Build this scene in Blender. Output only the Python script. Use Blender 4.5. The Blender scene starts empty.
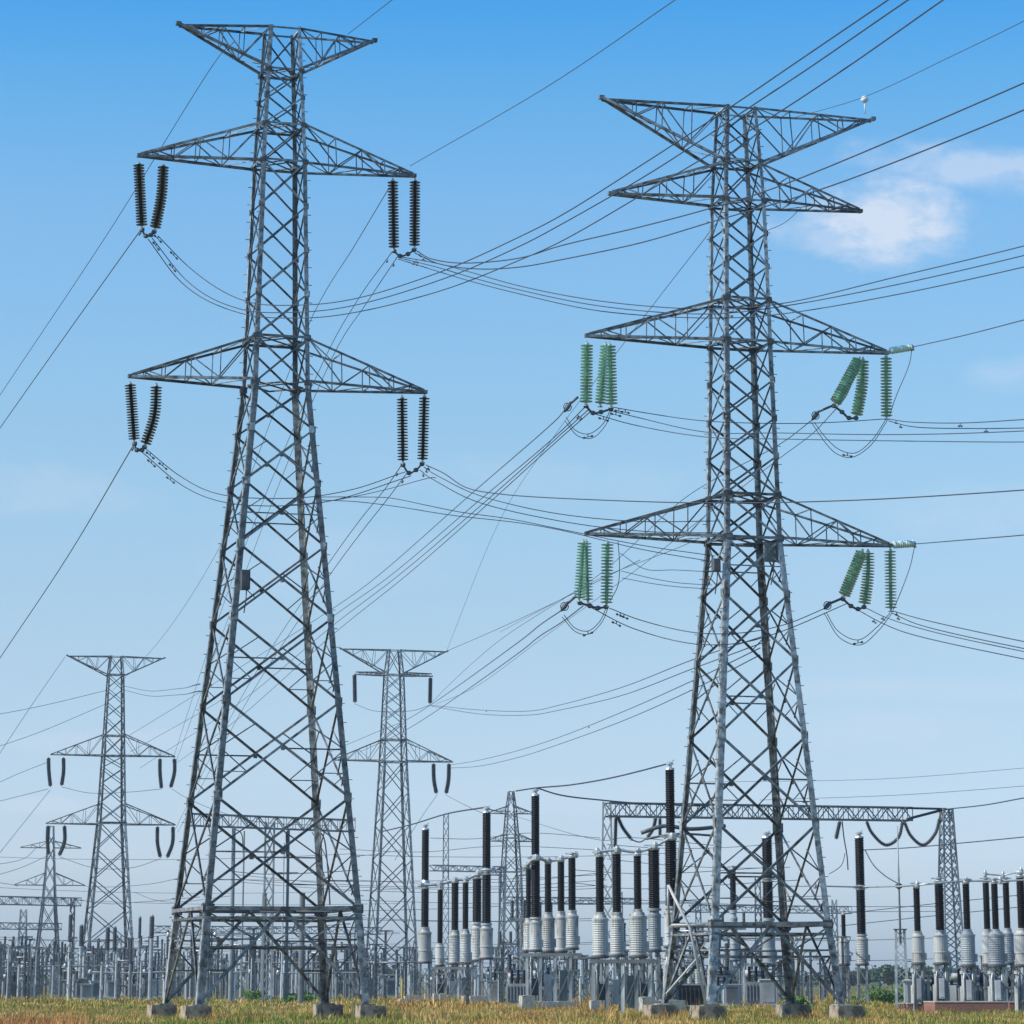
import bpy, math, random
import numpy as np
from mathutils import Vector, Matrix
R = math.radians
V = Vector
random.seed(7)
col = bpy.context.scene.collection
scene = bpy.context.scene

# ------------------------------------------------------------------ camera
H_CAM, FOC, PITCH = 1.8, 3200.0, R(14)          # eye height, focal length in pixels, tilt
CY = 982 - FOC * math.tan(PITCH)                # optical axis row (lens is shifted down)
cam_d = bpy.data.cameras.new('camera')
cam = bpy.data.objects.new('camera', cam_d)
col.objects.link(cam)
cam.location = (0, 0, H_CAM)
cam.rotation_euler = (R(90) + PITCH, 0, 0)
cam_d.sensor_width = 36
cam_d.lens = FOC * 36 / 1024
cam_d.shift_y = -(512 - CY) / 1024
cam_d.clip_start = 0.5
cam_d.clip_end = 20000
scene.camera = cam
CF = V((0, math.cos(PITCH), math.sin(PITCH)))
CU = V((0, -math.sin(PITCH), math.cos(PITCH)))
CO = V((0, 0, H_CAM))

def ray(px, py):
    return CF + V((1, 0, 0)) * ((px - 512) / FOC) - CU * ((py - CY) / FOC)
def at(px, py, Y):
    d = ray(px, py)
    return CO + d * (Y / d.y)
def ground_y(Y):                                 # image row of the ground at distance Y
    d = V((0, Y, -H_CAM))
    return CY - FOC * d.dot(CU) / d.dot(CF)

# ------------------------------------------------------------------ light, sky, exposure
SUN_EL = R(42)
SUN_H = V((-0.95, -0.31, 0)).normalized()        # sun stands to the left, a little behind the camera
sun_dir = V((SUN_H.x * math.cos(SUN_EL), SUN_H.y * math.cos(SUN_EL), math.sin(SUN_EL)))
sd = bpy.data.lights.new('sun', 'SUN')
sd.energy = 5.0
sd.angle = R(0.5)
sd.color = (1.0, 0.95, 0.87)
so = bpy.data.objects.new('sun', sd)
col.objects.link(so)
so.rotation_euler = sun_dir.to_track_quat('Z', 'Y').to_euler()

world = bpy.data.worlds.new('World')
scene.world = world
world.use_nodes = True
wn = world.node_tree
wn.nodes.clear()
def wnode(t, **kw):
    n = wn.nodes.new(t)
    for k, v in kw.items():
        setattr(n, k, v)
    return n
def wmath(op, a, b=None, clamp=False):
    n = wnode('ShaderNodeMath', operation=op, use_clamp=clamp)
    for i, x in enumerate((a, b)):
        if x is None:
            continue
        if isinstance(x, (int, float)):
            n.inputs[i].default_value = x
        else:
            wn.links.new(x, n.inputs[i])
    return n.outputs[0]
sky = wnode('ShaderNodeTexSky', sky_type='NISHITA')
sky.sun_disc = False
sky.sun_elevation = SUN_EL
sky.sun_rotation = math.atan2(SUN_H.x, SUN_H.y)
sky.altitude = 0
sky.air_density = 1.0
sky.dust_density = 0.6
sky.ozone_density = 1.5
tc = wnode('ShaderNodeTexCoord')
sep = wnode('ShaderNodeSeparateXYZ')
wn.links.new(tc.outputs['Generated'], sep.inputs[0])
el = wmath('ARCSINE', sep.outputs[2])
az = wmath('ARCTAN2', sep.outputs[0], sep.outputs[1])
eln = wmath('DIVIDE', el, R(20), clamp=True)
grade = wnode('ShaderNodeValToRGB')
cr = grade.color_ramp
SKY_STOPS = [(0.0, (0.655, 0.87, 1.424)), (0.05, (0.746, 0.938, 1.424)), (0.111, (0.905, 1.017, 1.401)), (0.207, (0.907, 0.998, 1.223)), (0.295, (0.94, 1.022, 1.149)), (0.445, (0.953, 1.127, 1.198)), (0.543, (0.905, 1.178, 1.277)), (0.686, (0.814, 1.213, 1.393)), (0.775, (0.577, 1.18, 1.444)), (0.858, (0.338, 1.079, 1.522)), (1.0, (0.254, 1.003, 1.568))]
cr.elements[0].position = 0.0
cr.elements[1].position = 1.0
for p, c in SKY_STOPS[1:-1]:
    cr.elements.new(p)
for e, (p, c) in zip(cr.elements, SKY_STOPS):
    e.position = p
    e.color = (*c, 1)
wn.links.new(eln, grade.inputs[0])
mul = wnode('ShaderNodeMix', data_type='RGBA', blend_type='MULTIPLY')
mul.inputs[0].default_value = 1.0
wn.links.new(sky.outputs[0], mul.inputs[6])
wn.links.new(grade.outputs[0], mul.inputs[7])
# thin clouds, placed by direction in the sky
dirv = wnode('ShaderNodeCombineXYZ')
wn.links.new(az, dirv.inputs[0])
wn.links.new(el, dirv.inputs[1])
def wnoise(scale, detail, rough, sx=1.0, sy=1.0):
    m = wnode('ShaderNodeMapping')
    m.inputs['Scale'].default_value = (sx, sy, 1)
    wn.links.new(dirv.outputs[0], m.inputs[0])
    n = wnode('ShaderNodeTexNoise')
    n.inputs['Scale'].default_value = scale
    n.inputs['Detail'].default_value = detail
    n.inputs['Roughness'].default_value = rough
    wn.links.new(m.outputs[0], n.inputs['Vector'])
    return n.outputs[0]
nz = wnoise(60, 6, 0.6, 1, 1.7)
total = None
#        px   py   rx   ry   tilt strength
CLOUDS = [(886, 220, 84, 48, 0.0, 0.80), (838, 238, 74, 24, 0.12, 0.42), (975, 168, 120, 24, 0.14, 0.50), (905, 160, 70, 14, 0.05, 0.22),
          (1015, 375, 50, 20, 0.0, 0.22), (40, 490, 110, 26, 0.0, 0.16), (980, 510, 130, 30, 0.0, 0.14), (880, 730, 110, 22, 0.0, 0.16),
          (40, 805, 70, 9, 0.0, 0.25), (330, 560, 120, 40, 0.0, 0.12), (600, 800, 200, 20, 0.0, 0.16), (900, 690, 160, 12, 0.03, 0.16), (120, 740, 160, 12, -0.03, 0.18), (480, 880, 260, 14, 0.0, 0.16), (560, 480, 200, 24, 0.05, 0.10)]
for px, py, rx, ry, tl, st in CLOUDS:
    d = ray(px, py).normalized()
    a0, e0 = math.atan2(d.x, d.y), math.asin(d.z)
    dx = wmath('DIVIDE', wmath('SUBTRACT', az, a0), rx / FOC)
    dy0 = wmath('SUBTRACT', el, e0)
    dy = wmath('DIVIDE', wmath('ADD', dy0, wmath('MULTIPLY', wmath('SUBTRACT', az, a0), tl)), ry / FOC)
    r2 = wmath('ADD', wmath('MULTIPLY', dx, dx), wmath('MULTIPLY', dy, dy))
    wob = wmath('MULTIPLY', wmath('SUBTRACT', nz, 0.5), 2.1)
    g = wmath('MULTIPLY', wmath('POWER', wmath('SUBTRACT', wmath('ADD', 1.1, wob), wmath('MULTIPLY', r2, 0.75), clamp=True), 1.7), st)
    total = g if total is None else wmath('MAXIMUM', total, g)
cmix = wnode('ShaderNodeMix', data_type='RGBA')
wn.links.new(total, cmix.inputs[0])
wn.links.new(mul.outputs[2], cmix.inputs[6])
cmix.inputs[7].default_value = (5.7, 6.25, 7.2, 1)
bg = wnode('ShaderNodeBackground')
bg.inputs[1].default_value = 0.13
wn.links.new(cmix.outputs[2], bg.inputs[0])
wo = wnode('ShaderNodeOutputWorld')
wn.links.new(bg.outputs[0], wo.inputs[0])
scene.view_settings.view_transform = 'Standard'
scene.view_settings.look = 'None'
scene.view_settings.exposure = 0.0
scene.view_settings.gamma = 1.0
scene.cycles.max_bounces = 5

# ------------------------------------------------------------------ materials
def mat(name, base, var=0.25, rough=0.6, metal=0.0, scale=3.0, spec=0.5, second=None, sec_amt=0.0, sec_scale=1.2, bump=0.0, stretch=(1, 1, 1), trans=0.0, bars=False, unit=0.0):
    m = bpy.data.materials.new(name)
    m.use_nodes = True
    nt = m.node_tree
    b = nt.nodes['Principled BSDF']
    b.inputs['Roughness'].default_value = rough
    b.inputs['Metallic'].default_value = metal
    b.inputs['Specular IOR Level'].default_value = spec
    b.inputs['Transmission Weight'].default_value = trans
    t = nt.nodes.new('ShaderNodeTexCoord')
    mp = nt.nodes.new('ShaderNodeMapping')
    mp.inputs['Scale'].default_value = stretch
    nt.links.new(t.outputs['Object'], mp.inputs[0])
    n = nt.nodes.new('ShaderNodeTexNoise')
    n.inputs['Scale'].default_value = scale
    n.inputs['Detail'].default_value = 5
    nt.links.new(mp.outputs[0], n.inputs['Vector'])
    r = nt.nodes.new('ShaderNodeValToRGB')
    r.color_ramp.elements[0].position = 0.3
    r.color_ramp.elements[1].position = 0.7
    r.color_ramp.elements[0].color = (*[c * (1 - var) for c in base], 1)
    r.color_ramp.elements[1].color = (*[c * (1 + var) for c in base], 1)
    nt.links.new(n.outputs[0], r.inputs[0])
    out = r.outputs[0]
    if second:
        n2 = nt.nodes.new('ShaderNodeTexNoise')
        n2.inputs['Scale'].default_value = sec_scale
        n2.inputs['Detail'].default_value = 6
        nt.links.new(mp.outputs[0], n2.inputs['Vector'])
        r2 = nt.nodes.new('ShaderNodeValToRGB')
        r2.color_ramp.elements[0].position = 0.62 - sec_amt * 0.25
        r2.color_ramp.elements[1].position = 0.72 - sec_amt * 0.2
        nt.links.new(n2.outputs[0], r2.inputs[0])
        mx = nt.nodes.new('ShaderNodeMix')
        mx.data_type = 'RGBA'
        nt.links.new(r2.outputs[0], mx.inputs[0])
        nt.links.new(out, mx.inputs[6])
        mx.inputs[7].default_value = (*second, 1)
        out = mx.outputs[2]
    def vary(out, sock, lo, hi):                          # bar-to-bar or unit-to-unit difference in finish
        mr = nt.nodes.new('ShaderNodeMapRange')
        mr.inputs['To Min'].default_value = lo
        mr.inputs['To Max'].default_value = hi
        nt.links.new(sock, mr.inputs['Value'])
        mm = nt.nodes.new('ShaderNodeMix')
        mm.data_type = 'RGBA'
        mm.blend_type = 'MULTIPLY'
        mm.inputs[0].default_value = 1
        nt.links.new(out, mm.inputs[6])
        nt.links.new(mr.outputs[0], mm.inputs[7])
        return mm.outputs[2]
    if bars:
        an = nt.nodes.new('ShaderNodeAttribute')
        an.attribute_name = 'tone'
        out = vary(out, an.outputs['Fac'], 0.4, 1.6)
    if unit:
        oi = nt.nodes.new('ShaderNodeObjectInfo')
        out = vary(out, oi.outputs['Random'], 1 - unit, 1 + unit)
    nt.links.new(out, b.inputs['Base Color'])
    if bump:
        bp = nt.nodes.new('ShaderNodeBump')
        bp.inputs['Strength'].default_value = bump
        bp.inputs['Distance'].default_value = 0.05
        nt.links.new(n.outputs[0], bp.inputs['Height'])
        nt.links.new(bp.outputs[0], b.inputs['Normal'])
    return m
M = {
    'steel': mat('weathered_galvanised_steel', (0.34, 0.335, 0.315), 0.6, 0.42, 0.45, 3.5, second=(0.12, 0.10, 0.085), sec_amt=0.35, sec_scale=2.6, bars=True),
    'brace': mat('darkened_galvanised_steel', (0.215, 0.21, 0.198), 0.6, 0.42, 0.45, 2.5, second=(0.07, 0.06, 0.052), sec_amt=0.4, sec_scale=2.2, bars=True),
    'steel_light': mat('pale_galvanised_steel', (0.42, 0.43, 0.42), 0.2, 0.5, 0.2, 1.5, unit=.35),
    'steel_yard': mat('dull_yard_steel', (0.25, 0.26, 0.26), 0.3, 0.55, 0.15, 0.8, unit=.4),
    'plate': mat('dark_gusset_steel', (0.11, 0.11, 0.11), 0.35, 0.6, 0.3, 2),
    'wire': mat('stranded_aluminium_wire', (0.055, 0.065, 0.085), 0.2, 0.6, 0.2, 1),
    'string_ins': mat('glazed_dark_porcelain', (0.022, 0.017, 0.016), 0.3, 0.28, 0.0, 2, spec=0.6),
    'dark_ins': mat('dark_brown_porcelain', (0.008, 0.006, 0.006), 0.3, 0.5, 0.0, 2, spec=0.25),
    'grey_ins': mat('dark_grey_polymer', (0.06, 0.065, 0.07), 0.25, 0.5, 0.0, 2),
    'glass': mat('green_glass', (0.34, 0.60, 0.45), 0.3, 0.08, 0.0, 5, spec=0.6),
    'pale_glass': mat('pale_green_glass', (0.62, 0.74, 0.62), 0.12, 0.25, 0.0, 2),
    'tank': mat('pale_grey_enamel', (0.43, 0.425, 0.40), 0.12, 0.45, 0.0, 1.2, unit=.16, second=(0.24, 0.20, 0.15), sec_amt=0.3, sec_scale=2.5, stretch=(1, 1, 0.4)),
    'tank_blue': mat('grey_blue_enamel', (0.32, 0.34, 0.345), 0.12, 0.45, 0.0, 1.2, unit=.16, second=(0.25, 0.23, 0.2), sec_amt=0.15, sec_scale=2.5),
    'cap': mat('cast_aluminium', (0.50, 0.50, 0.48), 0.25, 0.4, 0.4, 4),
    'cabinet': mat('grey_cabinet_paint', (0.38, 0.39, 0.39), 0.1, 0.5, 0.0, 2, unit=.35),
    'dark_cab': mat('dark_cabinet_paint', (0.05, 0.055, 0.06), 0.2, 0.5, 0.0, 2),
    'concrete': mat('weathered_concrete', (0.37, 0.285, 0.19), 0.3, 0.9, 0.0, 3.5, second=(0.12, 0.095, 0.07), sec_amt=0.6, sec_scale=1.6, bump=0.4),
    'block': mat('sun_bleached_concrete', (0.46, 0.42, 0.35), 0.2, 0.9, 0.0, 4, second=(0.22, 0.19, 0.15), sec_amt=0.3, sec_scale=2, bump=0.3),
    'red': mat('faded_red_paint', (0.32, 0.07, 0.06), 0.2, 0.5),
    'yellow': mat('yellow_paint', (0.50, 0.36, 0.06), 0.15, 0.5),
    'white': mat('white_paint', (0.75, 0.76, 0.76), 0.06, 0.4),
    'pale_pipe': mat('chalky_pipe_paint', (0.50, 0.48, 0.44), 0.15, 0.6, 0, 3),
    'bark': mat('bark', (0.12, 0.09, 0.07), 0.3, 0.9),
    'leaf': mat('tree_leaves', (0.045, 0.085, 0.035), 0.5, 0.7, 0.0, 0.6),
    'leaf_light': mat('shrub_leaves', (0.10, 0.20, 0.035), 0.4, 0.7, 0.0, 1.0),
}
def brick_mat():
    m = bpy.data.materials.new('red_brick')
    m.use_nodes = True
    nt = m.node_tree
    b = nt.nodes['Principled BSDF']
    b.inputs['Roughness'].default_value = 0.9
    t = nt.nodes.new('ShaderNodeTexCoord')
    mp = nt.nodes.new('ShaderNodeMapping')
    mp.inputs['Rotation'].default_value = (R(90), 0, 0)
    nt.links.new(t.outputs['Object'], mp.inputs[0])
    k = nt.nodes.new('ShaderNodeTexBrick')
    k.inputs['Color1'].default_value = (0.36, 0.12, 0.065, 1)
    k.inputs['Color2'].default_value = (0.24, 0.085, 0.055, 1)
    k.inputs['Mortar'].default_value = (0.22, 0.19, 0.16, 1)
    k.inputs['Scale'].default_value = 3.0
    k.inputs['Mortar Size'].default_value = 0.025
    nt.links.new(mp.outputs[0], k.inputs['Vector'])
    nt.links.new(k.outputs[0], b.inputs['Base Color'])
    return m
M['brick'] = brick_mat()

# ------------------------------------------------------------------ mesh helpers
class MB:
    def __init__(s):
        s.v, s.f, s.sm, s.tn = [], [], [], []
    def _add(s, vs, fs, smooth=False):
        o = len(s.v)
        s.v += [tuple(x) for x in vs]
        s.f += [tuple(i + o for i in f) for f in fs]
        s.sm += [smooth] * len(fs)
        s.tn += [random.random()] * len(fs)
    def hexa(s, vs):
        s._add(vs, [(0, 3, 2, 1), (4, 5, 6, 7), (0, 1, 5, 4), (1, 2, 6, 5), (2, 3, 7, 6), (3, 0, 4, 7)])
    def box(s, c, d, rz=0.0, taper=1.0):
        c = V(c)
        m = Matrix.Rotation(rz, 3, 'Z')
        x, y, z = d[0] / 2, d[1] / 2, d[2] / 2
        vs = [c + m @ V((a * x, b * y, -z)) for a, b in ((-1, -1), (1, -1), (1, 1), (-1, 1))]
        vs += [c + m @ V((a * x * taper, b * y * taper, z)) for a, b in ((-1, -1), (1, -1), (1, 1), (-1, 1))]
        s.hexa(vs)
    def plank(s, p, q, d1, w1, d2, w2, o1=0.0, o2=0.0):
        """bar p->q; cross-section from o1..o1+w1 along d1 and o2..o2+w2 along d2"""
        p, q = V(p), V(q)
        c = [d1 * a + d2 * b for a, b in ((o1, o2), (o1 + w1, o2), (o1 + w1, o2 + w2), (o1, o2 + w2))]
        s.hexa([p + x for x in c] + [q + x for x in c])
    def bar(s, p, q, w, t=None, n=None):
        p, q = V(p), V(q)
        t = t or w
        ax = (q - p)
        if ax.length < 1e-6:
            return
        ax.normalize()
        n = V(n) if n is not None else V((0, 0, 1))
        if abs(ax.dot(n)) > 0.98:
            n = V((0, 1, 0)) if abs(ax.y) < 0.9 else V((1, 0, 0))
        d1 = ax.cross(n).normalized()
        d2 = d1.cross(ax).normalized()
        s.plank(p, q, d1, w, d2, t, -w / 2, -t / 2)
    def angle(s, p, q, n, w, t=None, off=0.0):
        """L-profile: one flange in the plane with normal n, the other along -n"""
        p, q, n = V(p), V(q), V(n)
        t = t or max(0.012, w * 0.14)
        ax = (q - p).normalized()
        d1 = ax.cross(n)
        if d1.length < 1e-4:
            return s.bar(p, q, w)
        d1.normalize()
        nn = d1.cross(ax).normalized()
        if nn.dot(n) < 0:
            nn = -nn
        s.plank(p, q, d1, w, nn, t, -w / 2, off)
        s.plank(p, q, d1, t, nn, -w * 0.8, -w / 2, off)
    def tube(s, pts, r, n=6, closed=True):
        pts = [V(p) for p in pts]
        rings = []
        ref = None
        for i, p in enumerate(pts):
            a = (pts[min(i + 1, len(pts) - 1)] - pts[max(i - 1, 0)]).normalized()
            if ref is None:
                ref = a.cross(V((0, 0, 1)) if abs(a.z) < 0.9 else V((1, 0, 0))).normalized()
            else:
                ref = (ref - a * ref.dot(a)).normalized()
            b = a.cross(ref)
            rr = r[i] if isinstance(r, (list, tuple)) else r
            rings.append([p + (ref * math.cos(2 * math.pi * k / n) + b * math.sin(2 * math.pi * k / n)) * rr for k in range(n)])
        vs = [x for g in rings for x in g]
        fs = []
        for i in range(len(rings) - 1):
            for k in range(n):
                fs.append((i * n + k, i * n + (k + 1) % n, (i + 1) * n + (k + 1) % n, (i + 1) * n + k))
        if closed:
            fs.append(tuple(range(n))[::-1])
            fs.append(tuple((len(rings) - 1) * n + k for k in range(n)))
        s._add(vs, fs, True)
    def lathe(s, p, q, prof, n=14, smooth=False):
        """prof: (t along p->q in metres, radius)"""
        p, q = V(p), V(q)
        a = (q - p).normalized()
        e = a.cross(V((0, 1, 0)) if abs(a.y) < 0.9 else V((1, 0, 0))).normalized()
        b = a.cross(e)
        vs = []
        for t, r in prof:
            for k in range(n):
                an = 2 * math.pi * k / n
                vs.append(p + a * t + (e * math.cos(an) + b * math.sin(an)) * r)
        fs = []
        for i in range(len(prof) - 1):
            for k in range(n):
                fs.append((i * n + k, i * n + (k + 1) % n, (i + 1) * n + (k + 1) % n, (i + 1) * n + k))
        fs.append(tuple(range(n))[::-1])
        fs.append(tuple((len(prof) - 1) * n + k for k in range(n)))
        s._add(vs, fs, smooth)
    def build(s, name, m, parent=None, loc=None):
        me = bpy.data.meshes.new(name)
        vs = s.v
        if loc is not None:
            lx, ly, lz = loc
            vs = [(a - lx, b - ly, c - lz) for a, b, c in vs]
        me.from_pydata(vs, [], s.f)
        me.polygons.foreach_set('use_smooth', s.sm)
        me.materials.append(m if not isinstance(m, str) else M[m])
        me.attributes.new('tone', 'FLOAT', 'FACE').data.foreach_set('value', s.tn)
        me.update()
        o = bpy.data.objects.new(name, me)
        col.objects.link(o)
        if parent:
            o.parent = parent
        if loc is not None:
            o.location = loc
        return o
def tag(o, label=None, cat=None, group=None, kind=None):
    if label: o['label'] = label
    if cat: o['category'] = cat
    if group: o['group'] = group
    if kind: o['kind'] = kind
    return o
def empty(name, loc, rz=0.0, label=None, cat=None, group=None):
    o = bpy.data.objects.new(name, None)
    o.empty_display_size = 0.3
    col.objects.link(o)
    o.location = loc
    o.rotation_euler = (0, 0, rz)
    return tag(o, label, cat, group)
def copy_tree(o, parent=None):
    c = o.copy()
    col.objects.link(c)
    if parent is not None:
        c.parent = parent
    for ch in list(o.children):
        copy_tree(ch, c)
    return c
def spline(pts, k=8):
    pts = [V(p) for p in pts]
    if len(pts) == 2:
        return [pts[0].lerp(pts[1], i / k) for i in range(k + 1)]
    out = []
    P = [pts[0] * 2 - pts[1]] + pts + [pts[-1] * 2 - pts[-2]]
    for i in range(1, len(P) - 2):
        p0, p1, p2, p3 = P[i - 1:i + 3]
        t0 = 0.0
        t1 = t0 + max(1e-4, (p1 - p0).length) ** 0.5
        t2 = t1 + max(1e-4, (p2 - p1).length) ** 0.5
        t3 = t2 + max(1e-4, (p3 - p2).length) ** 0.5
        for j in range(k):
            t = t1 + (t2 - t1) * j / k
            a1 = p0 * ((t1 - t) / (t1 - t0)) + p1 * ((t - t0) / (t1 - t0))
            a2 = p1 * ((t2 - t) / (t2 - t1)) + p2 * ((t - t1) / (t2 - t1))
            a3 = p2 * ((t3 - t) / (t3 - t2)) + p3 * ((t - t2) / (t3 - t2))
            b1 = a1 * ((t2 - t) / (t2 - t0)) + a2 * ((t - t0) / (t2 - t0))
            b2 = a2 * ((t3 - t) / (t3 - t1)) + a3 * ((t - t1) / (t3 - t1))
            out.append(b1 * ((t2 - t) / (t2 - t1)) + b2 * ((t - t1) / (t2 - t1)))
    out.append(pts[-1])
    return out

# ------------------------------------------------------------------ ground and grass
def ground_mat():
    m = bpy.data.materials.new('dry_grassland_soil')
    m.use_nodes = True
    nt = m.node_tree
    b = nt.nodes['Principled BSDF']
    b.inputs['Roughness'].default_value = 1.0
    b.inputs['Specular IOR Level'].default_value = 0.1
    t = nt.nodes.new('ShaderNodeTexCoord')
    cols = []
    for sc_, c1, c2, lo, hi in ((0.05, (0.20, 0.145, 0.05), (0.11, 0.13, 0.035), 0.42, 0.58), (0.9, (0.5, 0.5, 0.5), (1.25, 1.25, 1.25), 0.3, 0.7)):
        n = nt.nodes.new('ShaderNodeTexNoise')
        n.inputs['Scale'].default_value = sc_
        n.inputs['Detail'].default_value = 8
        nt.links.new(t.outputs['Object'], n.inputs['Vector'])
        r = nt.nodes.new('ShaderNodeValToRGB')
        r.color_ramp.elements[0].position = lo
        r.color_ramp.elements[1].position = hi
        r.color_ramp.elements[0].color = (*c1, 1)
        r.color_ramp.elements[1].color = (*c2, 1)
        nt.links.new(n.outputs[0], r.inputs[0])
        cols.append(r.outputs[0])
    mx = nt.nodes.new('ShaderNodeMix')
    mx.data_type = 'RGBA'
    mx.blend_type = 'MULTIPLY'
    mx.inputs[0].default_value = 1
    nt.links.new(cols[0], mx.inputs[6])
    nt.links.new(cols[1], mx.inputs[7])
    nt.links.new(mx.outputs[2], b.inputs['Base Color'])
    return m
g = MB()
g._add([(-6000, -300, 0), (6000, -300, 0), (6000, 12000, 0), (-6000, 12000, 0)], [(0, 1, 2, 3)])
tag(g.build('ground', ground_mat()), 'flat dry grassland under the towers', None, None, 'structure')

def grass_mat():
    m = bpy.data.materials.new('grass_blades')
    m.use_nodes = True
    nt = m.node_tree
    b = nt.nodes['Principled BSDF']
    b.inputs['Roughness'].default_value = 0.8
    b.inputs['Specular IOR Level'].default_value = 0.2
    a = nt.nodes.new('ShaderNodeAttribute')
    a.attribute_name = 'blade_colour'
    nt.links.new(a.outputs['Color'], b.inputs['Base Color'])
    return m
def build_grass():
    rng = np.random.default_rng(3)
    DRY = np.array([[0.60, 0.37, 0.10], [0.52, 0.27, 0.075], [0.66, 0.47, 0.18], [0.38, 0.20, 0.06]])
    GRN = np.array([[0.17, 0.24, 0.035], [0.27, 0.29, 0.05], [0.12, 0.19, 0.03], [0.36, 0.33, 0.07]])
    pts = []
    for (y0, y1, n) in ((112, 140, 3600), (140, 175, 6000), (175, 230, 5200), (230, 330, 4200), (330, 520, 3000)):
        yy = y0 + (y1 - y0) * rng.random(n)
        xx = (rng.random(n) - 0.5) * 2 * (0.175 * yy + 3)
        pts.append(np.stack([xx, yy], 1))
    for fx, fy, hw in FEET:                                # weeds pushed up against footings and blocks
        n = 70
        a = rng.random(n) * 2 * np.pi
        rr = hw * (1.0 + 0.5 * rng.random(n))
        pts.append(np.stack([fx + np.cos(a) * rr, fy + np.sin(a) * rr], 1))
    nfeet = 70 * len(FEET)
    pts = np.concatenate(pts)
    weed = np.zeros(len(pts), bool)
    weed[-nfeet:] = True
    bare = np.sin(pts[:, 0] * .53 + 1.1) * np.sin(pts[:, 1] * .29 + 2.0) + .5 * np.sin(pts[:, 0] * 1.3 + pts[:, 1] * .7)
    keep = (bare > -0.85) | (rng.random(len(pts)) < .2) | weed
    pts, weed = pts[keep], weed[keep]
    px = 512 + FOC * pts[:, 0] / pts[:, 1]
    low = np.sin(pts[:, 0] * 0.31 + 1.3) * np.sin(pts[:, 1] * 0.11 + 0.4 * pts[:, 0]) + 0.6 * np.sin(pts[:, 0] * 0.9 + pts[:, 1] * 0.23)
    p_dry = 0.60 + 0.36 * low
    p_dry += np.where((px > 400) & (px < 700) & (pts[:, 1] > 134), 0.50, 0)
    p_dry += np.where((px < 150) & (pts[:, 1] > 128) & (pts[:, 1] < 175), 0.45, 0)
    p_dry -= np.where((px > 120) & (px < 470) & (pts[:, 1] < 146), 0.75, 0)
    p_dry -= np.where((px > 700), 0.06, 0)
    nb = 14
    N = len(pts)
    patch0 = (np.sin(pts[:, 0] * .41 + 3.0) * np.sin(pts[:, 1] * .17 + 1.0 + .2 * pts[:, 0]) > .62)
    isdry = rng.random(N) < np.clip(np.where(patch0, p_dry - .4, p_dry), .06, .96)
    clump = 0.78 + 0.38 * rng.random(N) * (1 + 0.5 * np.sin(pts[:, 0] * 1.7 + 2) * np.sin(pts[:, 1] * .5))
    hgt = (0.07 + 0.21 * rng.random(N) ** 2.0) * np.where(isdry, 1.05, 0.9)
    hgt *= np.where(pts[:, 1] > 230, 1.25, 1.0)
    # tall weeds here and there
    patch = (np.sin(pts[:, 0] * .41 + 3.0) * np.sin(pts[:, 1] * .17 + 1.0 + .2 * pts[:, 0]) > .62)
    hgt = np.where(patch, hgt * 1.7, hgt)
    hgt = np.where(weed, hgt * 1.5 + .05, hgt)
    tall = rng.random(N) < 0.06
    hgt = np.where(tall, hgt * 2.1, hgt)
    base = np.where(isdry[:, None], DRY[rng.integers(0, 4, N)], GRN[rng.integers(0, 4, N)])
    P = np.repeat(pts, nb, 0)
    Hh = np.repeat(hgt, nb) * (0.6 + 0.5 * rng.random(N * nb))
    reddish = (px < 95) & (pts[:, 1] > 124) & (pts[:, 1] < 165)
    base = np.where(reddish[:, None] & isdry[:, None], base * np.array([.95, .72, .8]), base)
    C = np.repeat(base * clump[:, None], nb, 0) * (0.75 + 0.5 * rng.random((N * nb, 1)))
    spread = np.repeat(np.where(pts[:, 1] > 230, 0.6, 0.34), nb)[:, None]
    P = P + rng.normal(0, 1, P.shape) * spread
    an = rng.random(N * nb) * 2 * np.pi
    w = np.repeat(np.where(pts[:, 1] > 230, 0.030, 0.012), nb)
    lean = rng.normal(0, 0.35, (N * nb, 2)) * Hh[:, None]
    K = N * nb
    vs = np.zeros((K, 5, 3))
    dx, dy = np.cos(an) * w, np.sin(an) * w
    vs[:, 0] = np.stack([P[:, 0] - dx, P[:, 1] - dy, np.full(K, -0.02)], 1)
    vs[:, 1] = np.stack([P[:, 0] + dx, P[:, 1] + dy, np.full(K, -0.02)], 1)
    mid = P + lean * 0.35
    vs[:, 2] = np.stack([mid[:, 0] + dx * .7, mid[:, 1] + dy * .7, Hh * 0.6], 1)
    vs[:, 3] = np.stack([mid[:, 0] - dx * .7, mid[:, 1] - dy * .7, Hh * 0.6], 1)
    tip = P + lean
    vs[:, 4] = np.stack([tip[:, 0], tip[:, 1], Hh], 1)
    me = bpy.data.meshes.new('dry_grass')
    me.vertices.add(K * 5)
    me.vertices.foreach_set('co', vs.reshape(-1))
    idx = np.arange(K)[:, None] * 5
    loops = np.concatenate([idx + np.array([[0, 1, 2, 3]]), idx + np.array([[3, 2, 4]])], 1).reshape(-1)
    me.loops.add(K * 7)
    me.loops.foreach_set('vertex_index', loops.astype(np.int32))
    me.polygons.add(K * 2)
    st = (np.arange(K)[:, None] * 7 + np.array([[0, 4]])).reshape(-1)
    me.polygons.foreach_set('loop_start', st.astype(np.int32))
    me.update(calc_edges=True)
    at_ = me.color_attributes.new('blade_colour', 'FLOAT_COLOR', 'POINT')
    cc = np.ones((K, 5, 4))
    cc[:, :, :3] = C[:, None, :]
    at_.data.foreach_set('color', cc.reshape(-1))
    me.materials.append(grass_mat())
    o = bpy.data.objects.new('dry_grass', me)
    col.objects.link(o)
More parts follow.
